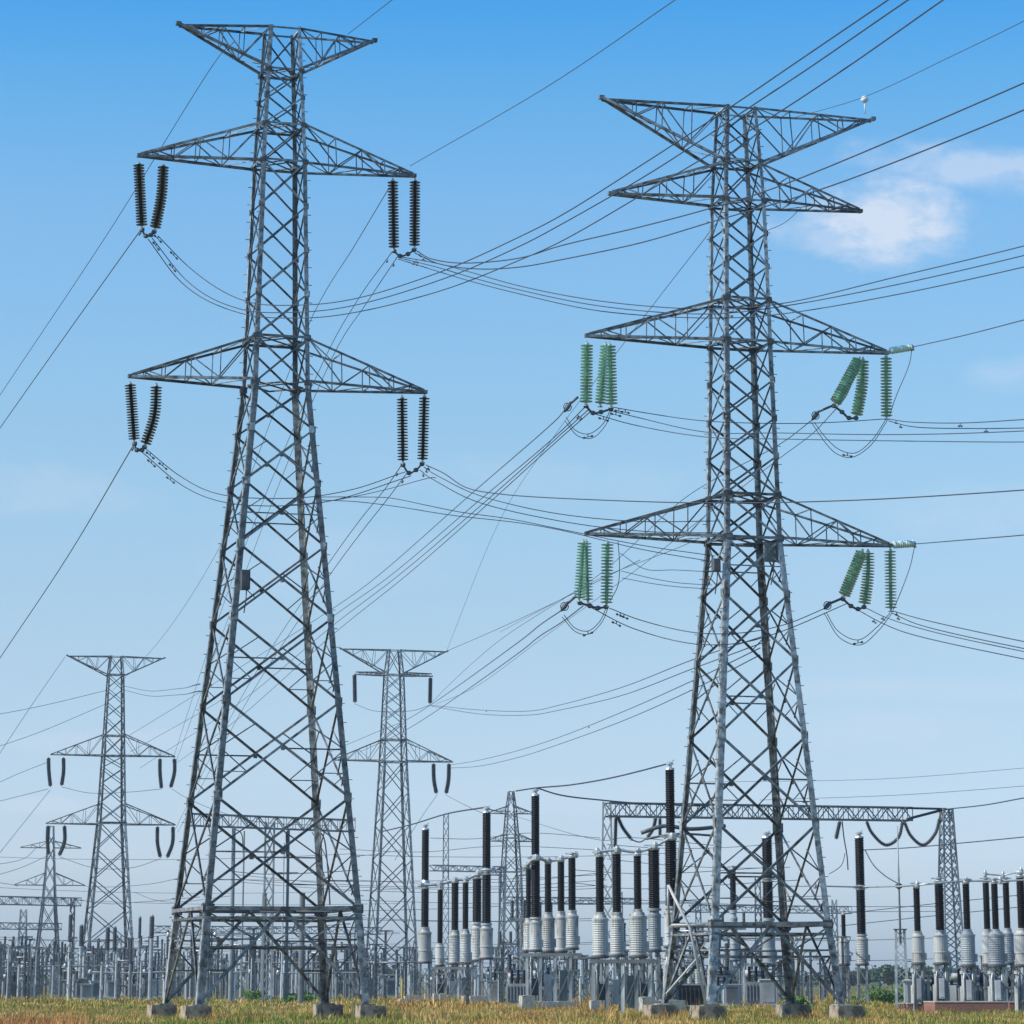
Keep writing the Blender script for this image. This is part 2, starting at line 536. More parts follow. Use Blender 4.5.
    tag(o, 'golden dry grass mixed with green tufts across the foreground', 'grass', None, 'stuff')
# ------------------------------------------------------------------ transmission towers
YAW = R(15)
class Tower:
    pass
def tower_frame(px, Y, yaw=YAW):
    T = Tower()
    p = at(px, ground_y(Y), Y)
    T.C = V((p.x, p.y, 0))
    T.yaw = yaw
    T.u = V((math.cos(yaw), math.sin(yaw), 0))
    T.n = V((math.sin(yaw), -math.cos(yaw), 0))
    return T
def onT(T, px, py, dy=0.0):
    """point on the arm plane of tower T (moved dy metres away from the camera) seen at px,py"""
    d = ray(px, py)
    c = T.C - T.n * dy
    return CO + d * ((c - CO).dot(T.n) / d.dot(T.n))
def zT(T, py):
    d = ray(512 + FOC * T.C.x / T.C.y, py)
    return (CO + d * ((T.C - CO).dot(T.n) / d.dot(T.n))).z
def lerp_prof(prof, z):
    for (z0, w0), (z1, w1) in zip(prof, prof[1:]):
        if z <= z1:
            return w0 + (w1 - w0) * (z - z0) / (z1 - z0)
    return prof[-1][1]
CORN = [(-1, -1), (1, -1), (1, 1), (-1, 1)]
def lattice_box_beam(mb, P, Q, wv, wh, n, s=0.08, up=None):
    """box truss from P to Q, wv high, wh deep"""
    P, Q = V(P), V(Q)
    ax = (Q - P).normalized()
    up = V(up) if up is not None else V((0, 0, 1))
    sd_ = ax.cross(up).normalized()
    up = sd_.cross(ax).normalized()
    c = [(a * wh / 2, b * wv / 2) for a, b in CORN]
    pt = lambda t, k: P.lerp(Q, t) + sd_ * c[k][0] + up * c[k][1]
    for k in range(4):
        mb.bar(pt(0, k), pt(1, k), s)
    for i in range(n):
        t0, t1 = i / n, (i + 1) / n
        for k in range(4):
            j = (k + 1) % 4
            if (i + k) % 2: mb.bar(pt(t0, k), pt(t1, j), s * 0.6)
            else: mb.bar(pt(t0, j), pt(t1, k), s * 0.6)
            mb.bar(pt(t1, k), pt(t1, j), s * 0.5)

def build_tower(T, label, prof, panels, arms, s=1.0, detail=True, belts=(), name='transmission_tower', steel='steel', group='lattice transmission towers', top_flat=True):
    root = empty(name, T.C, T.yaw, label, 'transmission tower', group)
    T.root = root
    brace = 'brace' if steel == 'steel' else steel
    ztop = prof[-1][0]
    w = lambda z: lerp_prof(prof, z)
    corner = lambda k, z: V((CORN[k][0] * w(z), CORN[k][1] * w(z), z))
    wl = lambda z: s * (0.33 - 0.185 * z / ztop)           # leg angle width
    wb = lambda z: s * (0.132 - 0.060 * min(1, z / ztop))  # brace width
    zs = sorted(set([panels[0]] + [p[0] for p in prof[1:]]))
    for k in range(4):
        mb = MB()
        sx, sy = CORN[k]
        for z0, z1 in zip(zs, zs[1:]):
            p, q = corner(k, z0), corner(k, z1)
            a = wl((z0 + z1) / 2)
            t = a * 0.14
            mb.plank(p, q, V((-sx, 0, 0)), a, V((0, sy, 0)), t)
            mb.plank(p, q, V((0, -sy, 0)), a, V((sx, 0, 0)), t)
        if detail:
            mb.box(corner(k, panels[0]) + V((-sx * .08, -sy * .08, 0.03)), (0.75, 0.75, 0.06))
            for i, z in enumerate(panels[1:-1]):            # splice plates at the nodes
                a = wl(z) * 1.0
                c = corner(k, z)
                mb.box(c + V((-sx * a * .55, sy * 0.075, 0)), (a * 1.1, 0.03, a * 1.6))
                mb.box(c + V((sx * 0.075, -sy * a * .55, 0)), (0.03, a * 1.1, a * 1.6))
        if detail and k != 2:                               # step bolts
            z, i = 2.6, 0
            while z < ztop - 0.5:
                c = corner(k, z)
                d = V((sx, 0, 0)) if i % 2 else V((0, sy, 0))
                mb.bar(c - d * 0.02, c + d * 0.20, 0.035)
                z += 0.46
                i += 1
        mb.build('leg', steel, root)
    for k in range(4):
        j = (k + 1) % 4
        mb = MB()
        nrm = V(((0, -1, 0), (1, 0, 0), (0, 1, 0), (-1, 0, 0))[k])
        for i, (z0, z1) in enumerate(zip(panels, panels[1:])):
            b = wb((z0 + z1) / 2)
            A0, B0, A1, B1 = corner(k, z0), corner(j, z0), corner(k, z1), corner(j, z1)
            if i == 0:                                      # inverted V under the belt
                Mid = (A1 + B1) / 2
                mb.angle(A0, Mid, nrm, b * 1.15, off=-0.05)
                mb.angle(B0, Mid, nrm, b * 1.15, off=-0.05)
                h1 = lambda e, f, t: e.lerp(f, t)
                for t in (0.36, 0.68):
                    for e0, e1 in ((A0, A1), (B0, B1)):
                        mb.angle(h1(e0, e1, t), h1(e0, Mid, t), nrm, b * 0.6, off=-0.11)
                        mb.angle(h1(e0, Mid, t), h1(e0, e1, min(1, t + 0.3)), nrm, b * 0.55, off=-0.14)
                mb.angle(h1(A0, A1, .60), h1(B0, B1, .60), nrm, b * 0.7, off=-0.17)
            else:
                mb.angle(A0, B1, nrm, b, off=-0.03)
                mb.angle(B0, A1, nrm, b, off=-0.03 - b * 0.2)
                big = (z1 - z0) > 2.6
                if big and detail:                         # redundant members
                    X = (A0 + B1 + B0 + A1) / 4
                    for e0, e1, g0, g1 in ((A0, A1, B0, B1), (B0, B1, A0, A1)):
                        mid = e0.lerp(e1, .5)
                        mb.angle(mid, e0.lerp(g1, .25), nrm, b * 0.48, off=-0.12)
                        mb.angle(mid, e1.lerp(g0, .25), nrm, b * 0.48, off=-0.15)
                        if z1 - z0 > 4.0:
                            mb.angle(e0.lerp(e1, .25), e0.lerp(g1, .125), nrm, b * 0.4, off=-0.17)
                            mb.angle(e0.lerp(e1, .25), e0.lerp(g1, .25), nrm, b * 0.4, off=-0.19)
                    if k % 2 == 0 and i % 2 == 1:
                        mb.angle(A0.lerp(A1, .5), X, nrm, b * 0.6, off=-0.21)
                    if k % 2 == 0 and i % 3 == 2:
                        mb.angle(X, B0.lerp(B1, .5), nrm, b * 0.6, off=-0.21)
                if detail:
                    X = (A0 + B1 + B0 + A1) / 4
                    mb.box(X - nrm * 0.05, (b * 1.7 if nrm.x == 0 else 0.03, b * 1.7 if nrm.y == 0 else 0.03, b * 1.7))
            if any(abs(z1 - bz) < 0.05 for bz in belts):
                mb.angle(A1, B1, nrm, b * 1.35, off=0.10)
                if i == 0:
                    mb.angle(A1 + V((0, 0, -0.45)), B1 + V((0, 0, -0.45)), nrm, b * 0.9, off=0.09)
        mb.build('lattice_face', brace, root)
    for k in range(4):
        c0, c1 = corner(k, ztop - .12), corner((k + 1) % 4, ztop - .12)
        tb = MB(); tb.bar(c0, c1, wb(ztop) * 1.1); tb.build('top_beam', steel, root)
    # belts: horizontal frames inside the body
    for bz in belts:
        mb = MB()
        c = [corner(k, bz) for k in range(4)]
        m4 = [(c[k] + c[(k + 1) % 4]) / 2 for k in range(4)]
        for k in range(4):
            mb.bar(m4[k], m4[(k + 1) % 4], wb(bz) * 0.8)
        mb.bar(c[0], c[2], wb(bz) * 0.7)
        mb.bar(c[1] + V((0, 0, .1)), c[3] + V((0, 0, .1)), wb(bz) * 0.7)
        if detail:
            for k in range(4):
                g_ = wl(bz) * 1.55
                sx, sy = CORN[k]
                mb.box(c[k] + V((-sx * g_ * .4, sy * 0.10, 0)), (g_, 0.035, g_ * .8))
                mb.box(c[k] + V((sx * 0.10, -sy * g_ * .4, 0)), (0.035, g_, g_ * .8))
        mb.build('horizontal_frame', 'plate' if detail else steel, root)
    # cross-arms
    for a in arms:
        for sx in (-1, 1):
            kind = a['kind']
            zt, L = a['z'], a['a']
            if 'tips' in a:
                q = onT(T, *a['tips'][(sx + 1) // 2]) - T.C
                L = abs(q.dot(T.u)) - .12
            tip = V((sx * L, 0, zt))
            zb, zj = a.get('zb', zt), a['join']
            cw = s * 0.115
            mb = MB()
            ch = []
            for sy in (-1, 1):
                tp = tip + V((0, sy * 0.13, 0))
                bot = V((sx * w(zb), sy * w(zb), zb))
                top = V((sx * w(zj), sy * w(zj), zj))
                if kind == 'beam':
                    top = bot + V((0, 0, 0.35))
                ch.append((bot, top, tp))
                mb.angle(bot, tp, V((0, sy, 0)), cw * 1.15)
                if kind == 'beam':
                    mb.angle(top, tp + V((0, 0, .35)), V((0, sy, 0)), cw)
                else:
                    mb.angle(top, tp + V((0, 0, 0.10 if kind == 'arm' else -0.10)), V((0, sy, 0)), cw)
            mb.box(tip + V((sx * 0.04, 0, 0.02)), (0.26, 0.30, 0.18))
            arm = mb.build('cross_arm', brace, root)
            wm = MB()
            st = a.get('st', [0.28, 0.52, 0.73, 0.89])
            bw = s * 0.058
            end = 0.35 if kind == 'beam' else (0.10 if kind == 'arm' else -0.10)
            Bt = lambda q, t: ch[q][0].lerp(ch[q][2], t)
            Tt = lambda q, t: ch[q][1].lerp(ch[q][2] + V((0, 0, end)), t)
            prev = 0.0
            for i, t in enumerate(st):
                for q, sy in ((0, -1), (1, 1)):
                    n_ = V((0, sy, 0))
                    wm.bar(Bt(q, t), Tt(q, t), bw * 0.8)
                    if i % 2: wm.bar(Bt(q, prev), Tt(q, t), bw)
                    else: wm.bar(Tt(q, prev), Bt(q, t), bw)
                    wm.bar(Bt(q, prev) if q == i % 2 else Bt(1 - q, prev), Bt(1 - q, t) if q == i % 2 else Bt(q, t), bw * 0.7) if q == 0 else None
                wm.bar(Bt(0, t), Bt(1, t), bw * 0.8)
                wm.bar(Tt(0, t), Tt(1, t), bw * 0.8)
                if i % 2 == 0: wm.bar(Tt(0, prev), Tt(1, t), bw * 0.7)
                prev = t
            wm.build('arm_web', brace, arm)
    return root

T1 = tower_frame(264, 160, R(17))
T2 = tower_frame(752, 160, R(16.3))
T3 = tower_frame(106, 460)
T4 = tower_frame(391, 460)
T5 = tower_frame(46, 680)
T6 = tower_frame(511, 600)
ZB = 0.72
zz = lambda T, ys: [ZB if T in (T1, T2) else 0.0] + sorted(round(zT(T, y), 2) for y in ys)
p1 = zz(T1, [910, 800, 705, 622, 550, 487, 433, 389, 341, 297, 253, 209, 165, 128, 100, 73, 33])
build_tower(T1, 'tall dark lattice tower left of centre carrying black insulator strings',
            [(0, 4.2), (5.2, 3.80), (31.2, 1.42), (42.7, 1.15), (50.0, 0.80)], p1,
            [dict(kind='peak', z=49.83, zb=47.75, a=5.25, join=49.9, tips=((177, 25), (376, 40))), dict(kind='arm', z=42.65, a=7.15, join=44.7, tips=((138, 157), (415, 175))), dict(kind='arm', z=31.22, a=7.62, join=33.4, tips=((129, 378), (426, 391)))],
            belts=(p1[1], 31.1, zT(T1, 341), zT(T1, 165), zT(T1, 128), zT(T1, 73)))
p2 = zz(T2, [925, 825, 738, 662, 597, 541, 498, 459, 421, 383, 345, 303, 270, 237, 205, 165, 136, 110])
build_tower(T2, 'tall lattice tower right of centre hung with green glass insulators',
            [(0, 3.50), (4.6, 2.98), (23.2, 1.47), (33.2, 1.24), (40.7, 1.09), (45.7, 0.81)], p2,
            [dict(kind='peak', z=45.74, zb=42.7, a=7.4, join=45.6, tips=((600, 100), (874, 117))), dict(kind='arm', z=40.7, a=6.8, join=42.6, tips=((609, 195), (861, 210))), dict(kind='arm', z=33.27, a=8.02, join=35.4, tips=((586, 338), (888, 351))), dict(kind='arm', z=23.3, a=8.05, join=25.4, tips=((586, 535), (891, 545)))],
            belts=(p2[1], zT(T2, 541), zT(T2, 498), zT(T2, 345), zT(T2, 303), zT(T2, 205), zT(T2, 165)))
p3 = zz(T3, [975, 945, 910, 880, 850, 823, 803, 784, 768, 756, 736, 718, 703, 689, 675, 657])
build_tower(T3, 'smaller distant lattice tower at the left with two pairs of arms below its top',
            [(0, 3.7), (23.5, 1.86), (34.4, 1.45), (44.3, 1.1), (47.0, 0.85)], p3,
            [dict(kind='peak', z=46.9, zb=44.2, a=6.95, join=46.9), dict(kind='arm', z=32.95, a=8.7, join=35.9), dict(kind='arm', z=23.4, a=9.0, join=26.2)],
            detail=False, s=1.15, belts=(p3[1], zT(T3, 756), zT(T3, 736), zT(T3, 823), zT(T3, 675)))
p4 = zz(T4, [972, 935, 895, 860, 825, 792, 762, 740, 722, 706, 691, 675, 650])
build_tower(T4, 'distant lattice tower between the two tall towers with a plain short upper beam',
            [(0, 3.3), (32.1, 1.70), (44.3, 1.25), (47.9, 0.85)], p4,
            [dict(kind='peak', z=47.9, zb=44.5, a=7.85, join=47.8), dict(kind='beam', z=44.25, a=5.55, join=44.6), dict(kind='arm', z=32.2, a=8.55, join=35.2)],
            detail=False, s=1.15, belts=(p4[1], zT(T4, 762), zT(T4, 740), zT(T4, 675)))
p5 = zz(T5, [970, 935, 905, 884, 864, 847, 835])
build_tower(T5, 'faint far lattice tower with a pointed top at the left edge',
            [(0, 3.0), (18.8, 1.33), (33.4, 0.5)], p5,
            [dict(kind='arm', z=28.9, a=6.2, join=30.3, st=[.3, .6]), dict(kind='arm', z=21.3, a=7.2, join=23.8, st=[.3, .6])],
            detail=False, s=1.3, belts=(p5[1],))
p6 = zz(T6, [965, 935, 905, 872, 855, 838, 822, 810, 792])
build_tower(T6, 'faint far lattice tower with short stacked arms above the middle of the yard',
            [(0, 2.3), (21.0, 1.65), (27.2, 1.28), (32.5, 0.9), (36.0, 0.5)], p6,
            [dict(kind='arm', z=31.9, a=4.4, join=33.2, st=[.3, .6]), dict(kind='arm', z=26.9, a=4.4, join=28.2, st=[.3, .6]), dict(kind='arm', z=20.8, a=4.9, join=22.2, st=[.3, .6])],
            detail=False, s=1.3, belts=(zT(T6, 872), zT(T6, 838)))
# small boxes bolted to the bodies
def tower_box(T, px, py, d, name, m, dy):
    mb = MB()
    P = T.root.matrix_basis.inverted() @ onT(T, px, py, dy)
    mb.box(P, d)
    mb.box(P + V((0, -d[1] / 2 - .012, 0)), (d[0] * .8, .024, d[2] * .84))
    mb.box(P + V((d[0] * .25, -d[1] / 2 - .04, 0)), (.04, .05, .16))
    mb.bar(P + V((0, d[1] / 2, d[2] * .35)), P + V((0, d[1] / 2 + .35, d[2] * .35)), .07)
    mb.bar(P + V((0, d[1] / 2, -d[2] * .35)), P + V((0, d[1] / 2 + .35, -d[2] * .35)), .07)
    mb.tube([P + V((d[0] * .2, 0, -d[2] / 2)), P + V((d[0] * .2, .1, -d[2] / 2 - .5)), P + V((d[0] * .1, .3, -d[2] / 2 - 1.1))], .03, 5)
    mb.build(name, m, T.root)
tower_box(T1, 245, 580, (0.42, 0.5, 0.95), 'junction_box', 'plate', -2.6)
tower_box(T2, 771, 552, (0.75, 0.12, 1.0), 'equipment_plate', 'cabinet', -1.0)
tower_box(T2, 716, 565, (0.35, 0.4, 0.6), 'junction_box', 'plate', -1.4)

# concrete footings
FOOT = ['left end', 'back', 'right end', 'rear']
FEET = []
def footings(T, w, size, labels):
    for k, (sx, sy) in enumerate(CORN):
        m = Matrix.Rotation(T.yaw, 3, 'Z')
        p = T.C + m @ V((sx * w, sy * w, 0))
        mb = MB()
        mb.box((0, 0, 0.38), (size, size, 0.76), 0, 0.95)
        mb.box((0, 0, 0.766), (size * 0.5, size * 0.5, 0.02))
        FEET.append((p.x, p.y, size * .72))
        o = mb.build('concrete_footing', 'concrete')
        o.location = (p.x, p.y, -0.05)
        o.rotation_euler = (0, 0, T.yaw)
        tag(o, labels[k], 'footing', 'concrete footings under tower legs')
footings(T1, 4.2, 1.3, ['square concrete footing under the left tower\'s leftmost leg beside another leg', 'concrete footing under the left tower\'s heavy right front leg, dark and grass fringed',
                        'concrete footing under the left tower\'s rightmost leg', 'concrete footing under the left tower\'s pale second leg from the left'])
footings(T2, 3.5, 1.42, ['concrete footing under the right tower\'s leftmost leg', 'concrete footing under the right tower\'s heavy third leg from the left',
                        'large pale concrete footing under the right tower\'s rightmost leg', 'concrete footing under the right tower\'s bright second leg from the left'])

# ------------------------------------------------------------------ insulator strings
def ins_string(pts, n, r, m, label, group, fit='cap', seg=12, core=0.0):
    """a string of cap-and-pin discs along the polyline pts (top to bottom)"""
    pts = [V(p) for p in pts]
    root = empty('insulator_string', pts[0], 0, label, 'insulator', group)
    base = pts[0]
    path = spline(pts, 24) if len(pts) > 2 else [pts[0].lerp(pts[1], i / 24) for i in range(25)]
    cum = [0]
    for a, b in zip(path, path[1:]):
        cum.append(cum[-1] + (b - a).length)
    tot = cum[-1]
    def pos(d):
        for i in range(len(path) - 1):
            if d <= cum[i + 1] or i == len(path) - 2:
                f = (d - cum[i]) / max(1e-6, cum[i + 1] - cum[i])
                return path[i].lerp(path[i + 1], f), (path[i + 1] - path[i]).normalized()
    mb = MB()
    lead = min(0.16, tot * 0.06)
    step = (tot - 2 * lead) / n
    for i in range(n):
        p, a = pos(lead + step * i)
        p = p - base
        mb.lathe(p, p + a, [(0, r * max(.28, core)), (step * .25, r * max(.30, core)), (step * .30, r * max(.62, core)), (step * .48, r), (step * .60, r * .96), (step * .62, r * max(.35, core)), (step, r * max(.22, core))], seg)
    mb.build('disc_stack', m, root)
    for d0, d1, nm in ((0, lead, 'upper_fitting'), (tot - lead, tot, 'lower_fitting')):
        p, a = pos(d0)
        q, _ = pos(d1)
        f = MB()
        f.bar(p - base, q - base, 0.09)
        f.lathe(q - base - a * 0.06, q - base, [(0, 0.10), (0.06, 0.10)] if d0 == 0 else [(0, .13), (.06, .13)], 8)
        f.build(nm, fit, root)
    return root
GB = 'black insulator strings on the left tower'
S = lambda T, a, b, dy=0.0: [onT(T, *p, dy) for p in ((a, b) if not isinstance(b, list) else [a] + b)]
ins_string(S(T1, (138.5, 161), (142, 229)), 22, 0.30, 'string_ins', 'straight black insulator string at the very tip of the left tower\'s upper left arm', GB)
ins_string(S(T1, (163.5, 163), [(161.5, 195), (154.5, 231)]), 21, 0.30, 'string_ins', 'leaning black insulator string just inside the upper left arm tip of the left tower', GB)
ins_string(S(T1, (392.8, 178), (394, 251)), 22, 0.29, 'string_ins', 'inner black insulator string under the left tower\'s upper right arm', GB)
ins_string(S(T1, (415, 178), (414.5, 249)), 22, 0.29, 'string_ins', 'outer black insulator string under the left tower\'s upper right arm tip', GB)
ins_string(S(T1, (130, 381), (134.5, 443)), 21, 0.30, 'string_ins', 'black insulator string at the tip of the left tower\'s lower left arm', GB)
ins_string(S(T1, (156.5, 383), [(154.5, 415), (144.5, 447)]), 20, 0.30, 'string_ins', 'curved black insulator string inside the lower left arm tip of the left tower', GB)
ins_string(S(T1, (402, 395), (403, 464)), 21, 0.29, 'string_ins', 'inner black insulator string under the left tower\'s lower right arm', GB)
ins_string(S(T1, (424.5, 394), (422.5, 463)), 21, 0.29, 'string_ins', 'outer black insulator string under the left tower\'s lower right arm tip', GB)
GG = 'green glass insulator strings on the right tower'
ins_string(S(T2, (587, 341), (586, 406), -0.1), 19, 0.33, 'glass', 'green glass insulator string at the tip of the right tower\'s middle left arm', GG)
ins_string(S(T2, (606, 342), (600, 407), 0.5), 19, 0.30, 'glass', 'shaded green glass string behind its twin under the right tower\'s middle left arm', GG)
ins_string(S(T2, (609.5, 342), (611.5, 408), -0.4), 19, 0.33, 'glass', 'front green glass string of the touching pair under the middle left arm', GG)
ins_string(S(T2, (860, 357), (834, 405), -0.2), 18, 0.33, 'glass', 'steeply slanting green glass string under the right tower\'s middle right arm', GG)
ins_string(S(T2, (863, 357), [(862, 385), (856, 418)], 0.3), 18, 0.33, 'glass', 'slightly curved green glass string beside the slanting one on the middle right arm', GG)
ins_string(S(T2, (886, 354), (886.5, 420)), 19, 0.31, 'glass', 'upright green glass string at the tip of the right tower\'s middle right arm', GG)
ins_string(S(T2, (583.5, 539), (579, 602), -0.1), 19, 0.30, 'glass', 'left string of the touching green pair on the lower left arm tip', GG)
ins_string(S(T2, (586, 539), (588, 604), 0.4), 19, 0.28, 'glass', 'right string of the touching green pair on the lower left arm tip', GG)
ins_string(S(T2, (607.5, 540), (606.5, 607)), 19, 0.32, 'glass', 'single upright green glass string inside the lower left arm tip', GG)
ins_string(S(T2, (863, 549), (843, 598), -0.2), 18, 0.33, 'glass', 'slanting green glass string under the right tower\'s lower right arm', GG)
ins_string(S(T2, (868, 549), [(868, 575), (864, 607)], 0.3), 18, 0.33, 'glass', 'nearly upright green glass string next to the slanting one on the lower right arm', GG)
ins_string(S(T2, (890, 547), (891, 612)), 19, 0.31, 'glass', 'upright green glass string at the tip of the right tower\'s lower right arm', GG)
GP = 'pale green strain insulators lying level at the arm tips'
ins_string(S(T2, (889, 351), (913, 347)), 9, 0.20, 'pale_glass', 'pale level strain insulator at the tip of the middle right arm', GP, core=.85)
ins_string(S(T2, (892, 545), (915, 543.5)), 9, 0.20, 'pale_glass', 'pale level strain insulator at the tip of the lower right arm', GP, core=.85)
G3_ = 'dark insulator strings on the distant left tower'
for (a, b, lab) in [((48.5, 757), [(48.8, 770), (50.5, 787)], 'outer dark string on the distant left tower\'s upper left arm'), ((63.5, 757), [(63.5, 772), (61.5, 786)], 'inner dark string on the distant left tower\'s upper left arm'),
                    ((160, 758), [(160, 772), (161.5, 789)], 'inner dark string on the distant left tower\'s upper right arm'), ((174.5, 758), [(174.5, 772), (170.5, 788)], 'outer curved dark string on the distant left tower\'s upper right arm'),
                    ((48, 825), [(47.5, 840), (48.5, 855)], 'outer dark string on the distant left tower\'s lower left arm'), ((64.5, 825), [(64.5, 842), (59, 856)], 'inner bent dark string on the distant left tower\'s lower left arm'),
                    ((157.5, 826), [(157.5, 843), (160.5, 858)], 'inner dark string on the distant left tower\'s lower right arm'), ((173, 826), [(172.5, 843), (167, 858)], 'outer curved dark string on the distant left tower\'s lower right arm')]:
    ins_string(S(T3, a, b), 24, 0.34, 'grey_ins', lab, G3_, 'plate', 8, .72)
G4_ = 'dark insulator strings on the distant middle tower'
for (a, b, lab) in [((354.5, 674), (355, 703), 'dark string under the left end of the distant middle tower\'s short beam'), ((430.5, 677), (430, 704), 'dark string under the right end of the distant middle tower\'s short beam'),
                    ((433.5, 763), [(434, 780), (436.5, 794)], 'inner dark string under the distant middle tower\'s lower right arm'), ((449, 763), [(448.5, 780), (446, 794)], 'outer dark string under the distant middle tower\'s lower right arm')]:
    ins_string(S(T4, a, b), 24, 0.36, 'grey_ins', lab, G4_, 'plate', 8, .72)

# yokes joining string ends
def yoke(pts, label, m='plate', r=0.05, grp='yoke links under the insulator strings'):
    root = empty('yoke_link', pts[0], 0, label, 'yoke', grp)
    mb = MB()
    P = [V(p) - V(pts[0]) for p in pts]
    mb.tube(spline(P, 6), r, 6)
    mb.build('link_rod', m, root)
    for p in P:
        c = MB()
        c.lathe(p - V((0, 0, .11)), p + V((0, 0, .11)), [(0, .06), (.05, .13), (.17, .13), (.22, .06)], 8)
        c.build('clamp', m, root)
    return root
TP = lambda T, lst, dy=0.0: [onT(T, *p, dy) for p in lst]
yoke(TP(T1, [(142, 230), (146, 236), (151, 235), (154, 232)]), 'yoke joining the two strings of the left tower\'s upper left arm')
yoke(TP(T1, [(394, 251), (400, 256), (408, 254), (414, 250)]), 'yoke joining the two strings of the left tower\'s upper right arm')
yoke(TP(T1, [(134.5, 444), (137, 450), (142, 450), (144.5, 447)]), 'yoke joining the two strings of the left tower\'s lower left arm')
yoke(TP(T1, [(403, 465), (409, 473), (416, 470), (422, 464)]), 'yoke joining the two strings of the left tower\'s lower right arm')
yoke(TP(T2, [(586, 406), (593, 413), (601, 412), (611, 409)]), 'green yoke joining the strings of the right tower\'s middle left arm', 'plate', 0.06)
yoke(TP(T2, [(834, 406), (842, 412), (849, 418), (856, 418)]), 'sloping yoke joining the strings of the right tower\'s middle right arm', 'plate', 0.06)
yoke(TP(T2, [(580, 603), (590, 606), (598, 608), (606, 607)]), 'yoke joining the strings of the right tower\'s lower left arm', 'plate', 0.06)
yoke(TP(T2, [(843, 599), (851, 606), (858, 609), (864, 607)]), 'sloping yoke joining the strings of the right tower\'s lower right arm', 'plate', 0.06)
def strain_clamp(P, Q, label):
    root = empty('strain_clamp', P, 0, label, 'clamp', 'strain clamps beside the green strings')
    mb = MB()
    d = V(Q) - V(P)
    mb.tube([d * 0, d * .25, d * .5, d * .75, d], [.06, .10, .13, .10, .05], 8)
    mb.build('clamp_body', 'plate', root)
    h = MB()
    ring = [d * .5 + V((math.cos(t) * .2, .1 * math.cos(t), math.sin(t) * .2)) for t in [i * math.pi / 5 for i in range(11)]]
    h.tube(ring, 0.025, 5)
    h.build('grading_ring', 'plate', root)
strain_clamp(onT(T2, 571, 402), onT(T2, 564, 412), 'dark strain clamp left of the middle left green strings')
strain_clamp(onT(T2, 568, 602), onT(T2, 561, 611), 'dark strain clamp left of the lower left green strings')
strain_clamp(onT(T2, 819, 411), onT(T2, 812, 420), 'dark strain clamp left of the middle right green strings')
strain_clamp(onT(T2, 831, 602), onT(T2, 824, 609), 'dark strain clamp left of the lower right green strings')
for a_, b_, lb in (((578, 397), (571, 403), 'upper left'), ((834, 405), (820, 411), 'upper right'), ((576, 596), (568, 603), 'lower left'), ((843, 598), (831, 603), 'lower right')):
    mb = MB()
    P0 = onT(T2, *a_)
    mb.tube([V((0, 0, 0)), onT(T2, *b_) - P0], 0.07, 6)
    o = mb.build('link_plate', 'plate')
    o.location = P0
    tag(o, 'short dark link between a green string and the %s strain clamp' % lb, 'link', 'links to the strain clamps')
# marker lamp on the right tower's top arm
rt = empty('marker_lamp', onT(T2, 865, 114), 0, 'small white marker lamp on a thin stem at the right end of the top arm', 'lamp')
mb = MB(); mb.tube([(0, 0, 0), (0, 0, 0.75)], 0.035, 6); mb.build('stem', 'white', rt)
mb = MB(); mb.lathe((0, 0, .62), (0, 0, 1), [(0, .06), (.06, .17), (.18, .21), (.30, .16), (.36, .05)], 12, True); mb.build('globe', 'white', rt)

# ------------------------------------------------------------------ overhead wires
def wire(label, pts, r=0.023, group=None, T=None, name='overhead_wire', cat='wire', spacers=(), m='wire', k=8):
    """pts: (px, py, distance) way-points; T wires start at a tower"""
    P = [at(*p) if len(p) == 3 else onT(p[0], p[1], p[2], p[3]) for p in pts]
    b = P[0]
    path = spline([p - b for p in P], k)
    mb = MB()
    mb.tube(path, r, 5)
    o = mb.build(name, m)
    o.location = b
    tag(o, label, cat, group)
    for s in spacers:
        i = min(len(path) - 2, max(0, int(s * (len(path) - 1))))
        p, d = path[i], (path[i + 1] - path[i]).normalized()
        sb = MB()
        sb.tube([p - V((0, 0, .01)), p - V((0, 0, .15))], 0.024, 5)
        q = p - V((0, 0, .15))
        sb.tube([q - d * .22, q + d * .22], 0.018, 5)
        sb.lathe(q - d * .28, q - d * .14, [(0, .03), (.02, .05), (.12, .05), (.14, .03)], 6)
        sb.lathe(q + d * .14, q + d * .28, [(0, .03), (.02, .05), (.12, .05), (.14, .03)], 6)
        sb.build('vibration_damper', 'plate', o)
    return o
A = lambda T, px, py, dy=0.0: (T, px, py, dy)
W1, W2, W3 = 'wires of the left tower line', 'wires of the right tower line', 'faint wires of the distant towers'
wire('thin earth wire leaving the left tower\'s top right arm toward the upper edge', [A(T1, 348, 34), (392, 0, 120), (425, -24, 100)], .02, W1)
wire('thin earth wire running from the left tower\'s top arm steeply down to the left edge', [A(T1, 234, 42), (215, 62, 168), (110, 230, 195), (0, 395, 230), (-50, 470, 250)], .022, W1, spacers=(.1,))
wire('single conductor from the left tower\'s upper left strings to the left edge', [A(T1, 140, 231), (75, 322, 185), (0, 428, 215), (-40, 485, 235)], .028, W1, spacers=(.04,))
wire('single conductor from the left tower\'s lower left strings to the left edge', [A(T1, 133, 446), (68, 556, 185), (0, 658, 215), (-40, 718, 235)], .028, W1, spacers=(.04,))
wire('long straight wire from the left tower\'s upper right arm to the top edge', [A(T1, 410, 166), (545, 88, 128), (675, 0, 98), (705, -20, 92)], .018, W1)
wire('wire falling left from the left tower\'s upper right arm down behind it', [A(T1, 389, 188, .5), (355, 245, 185), (313, 315, 215), (216, 554, 350), (150, 652, 440), (113, 690, 462)], .024, W1)
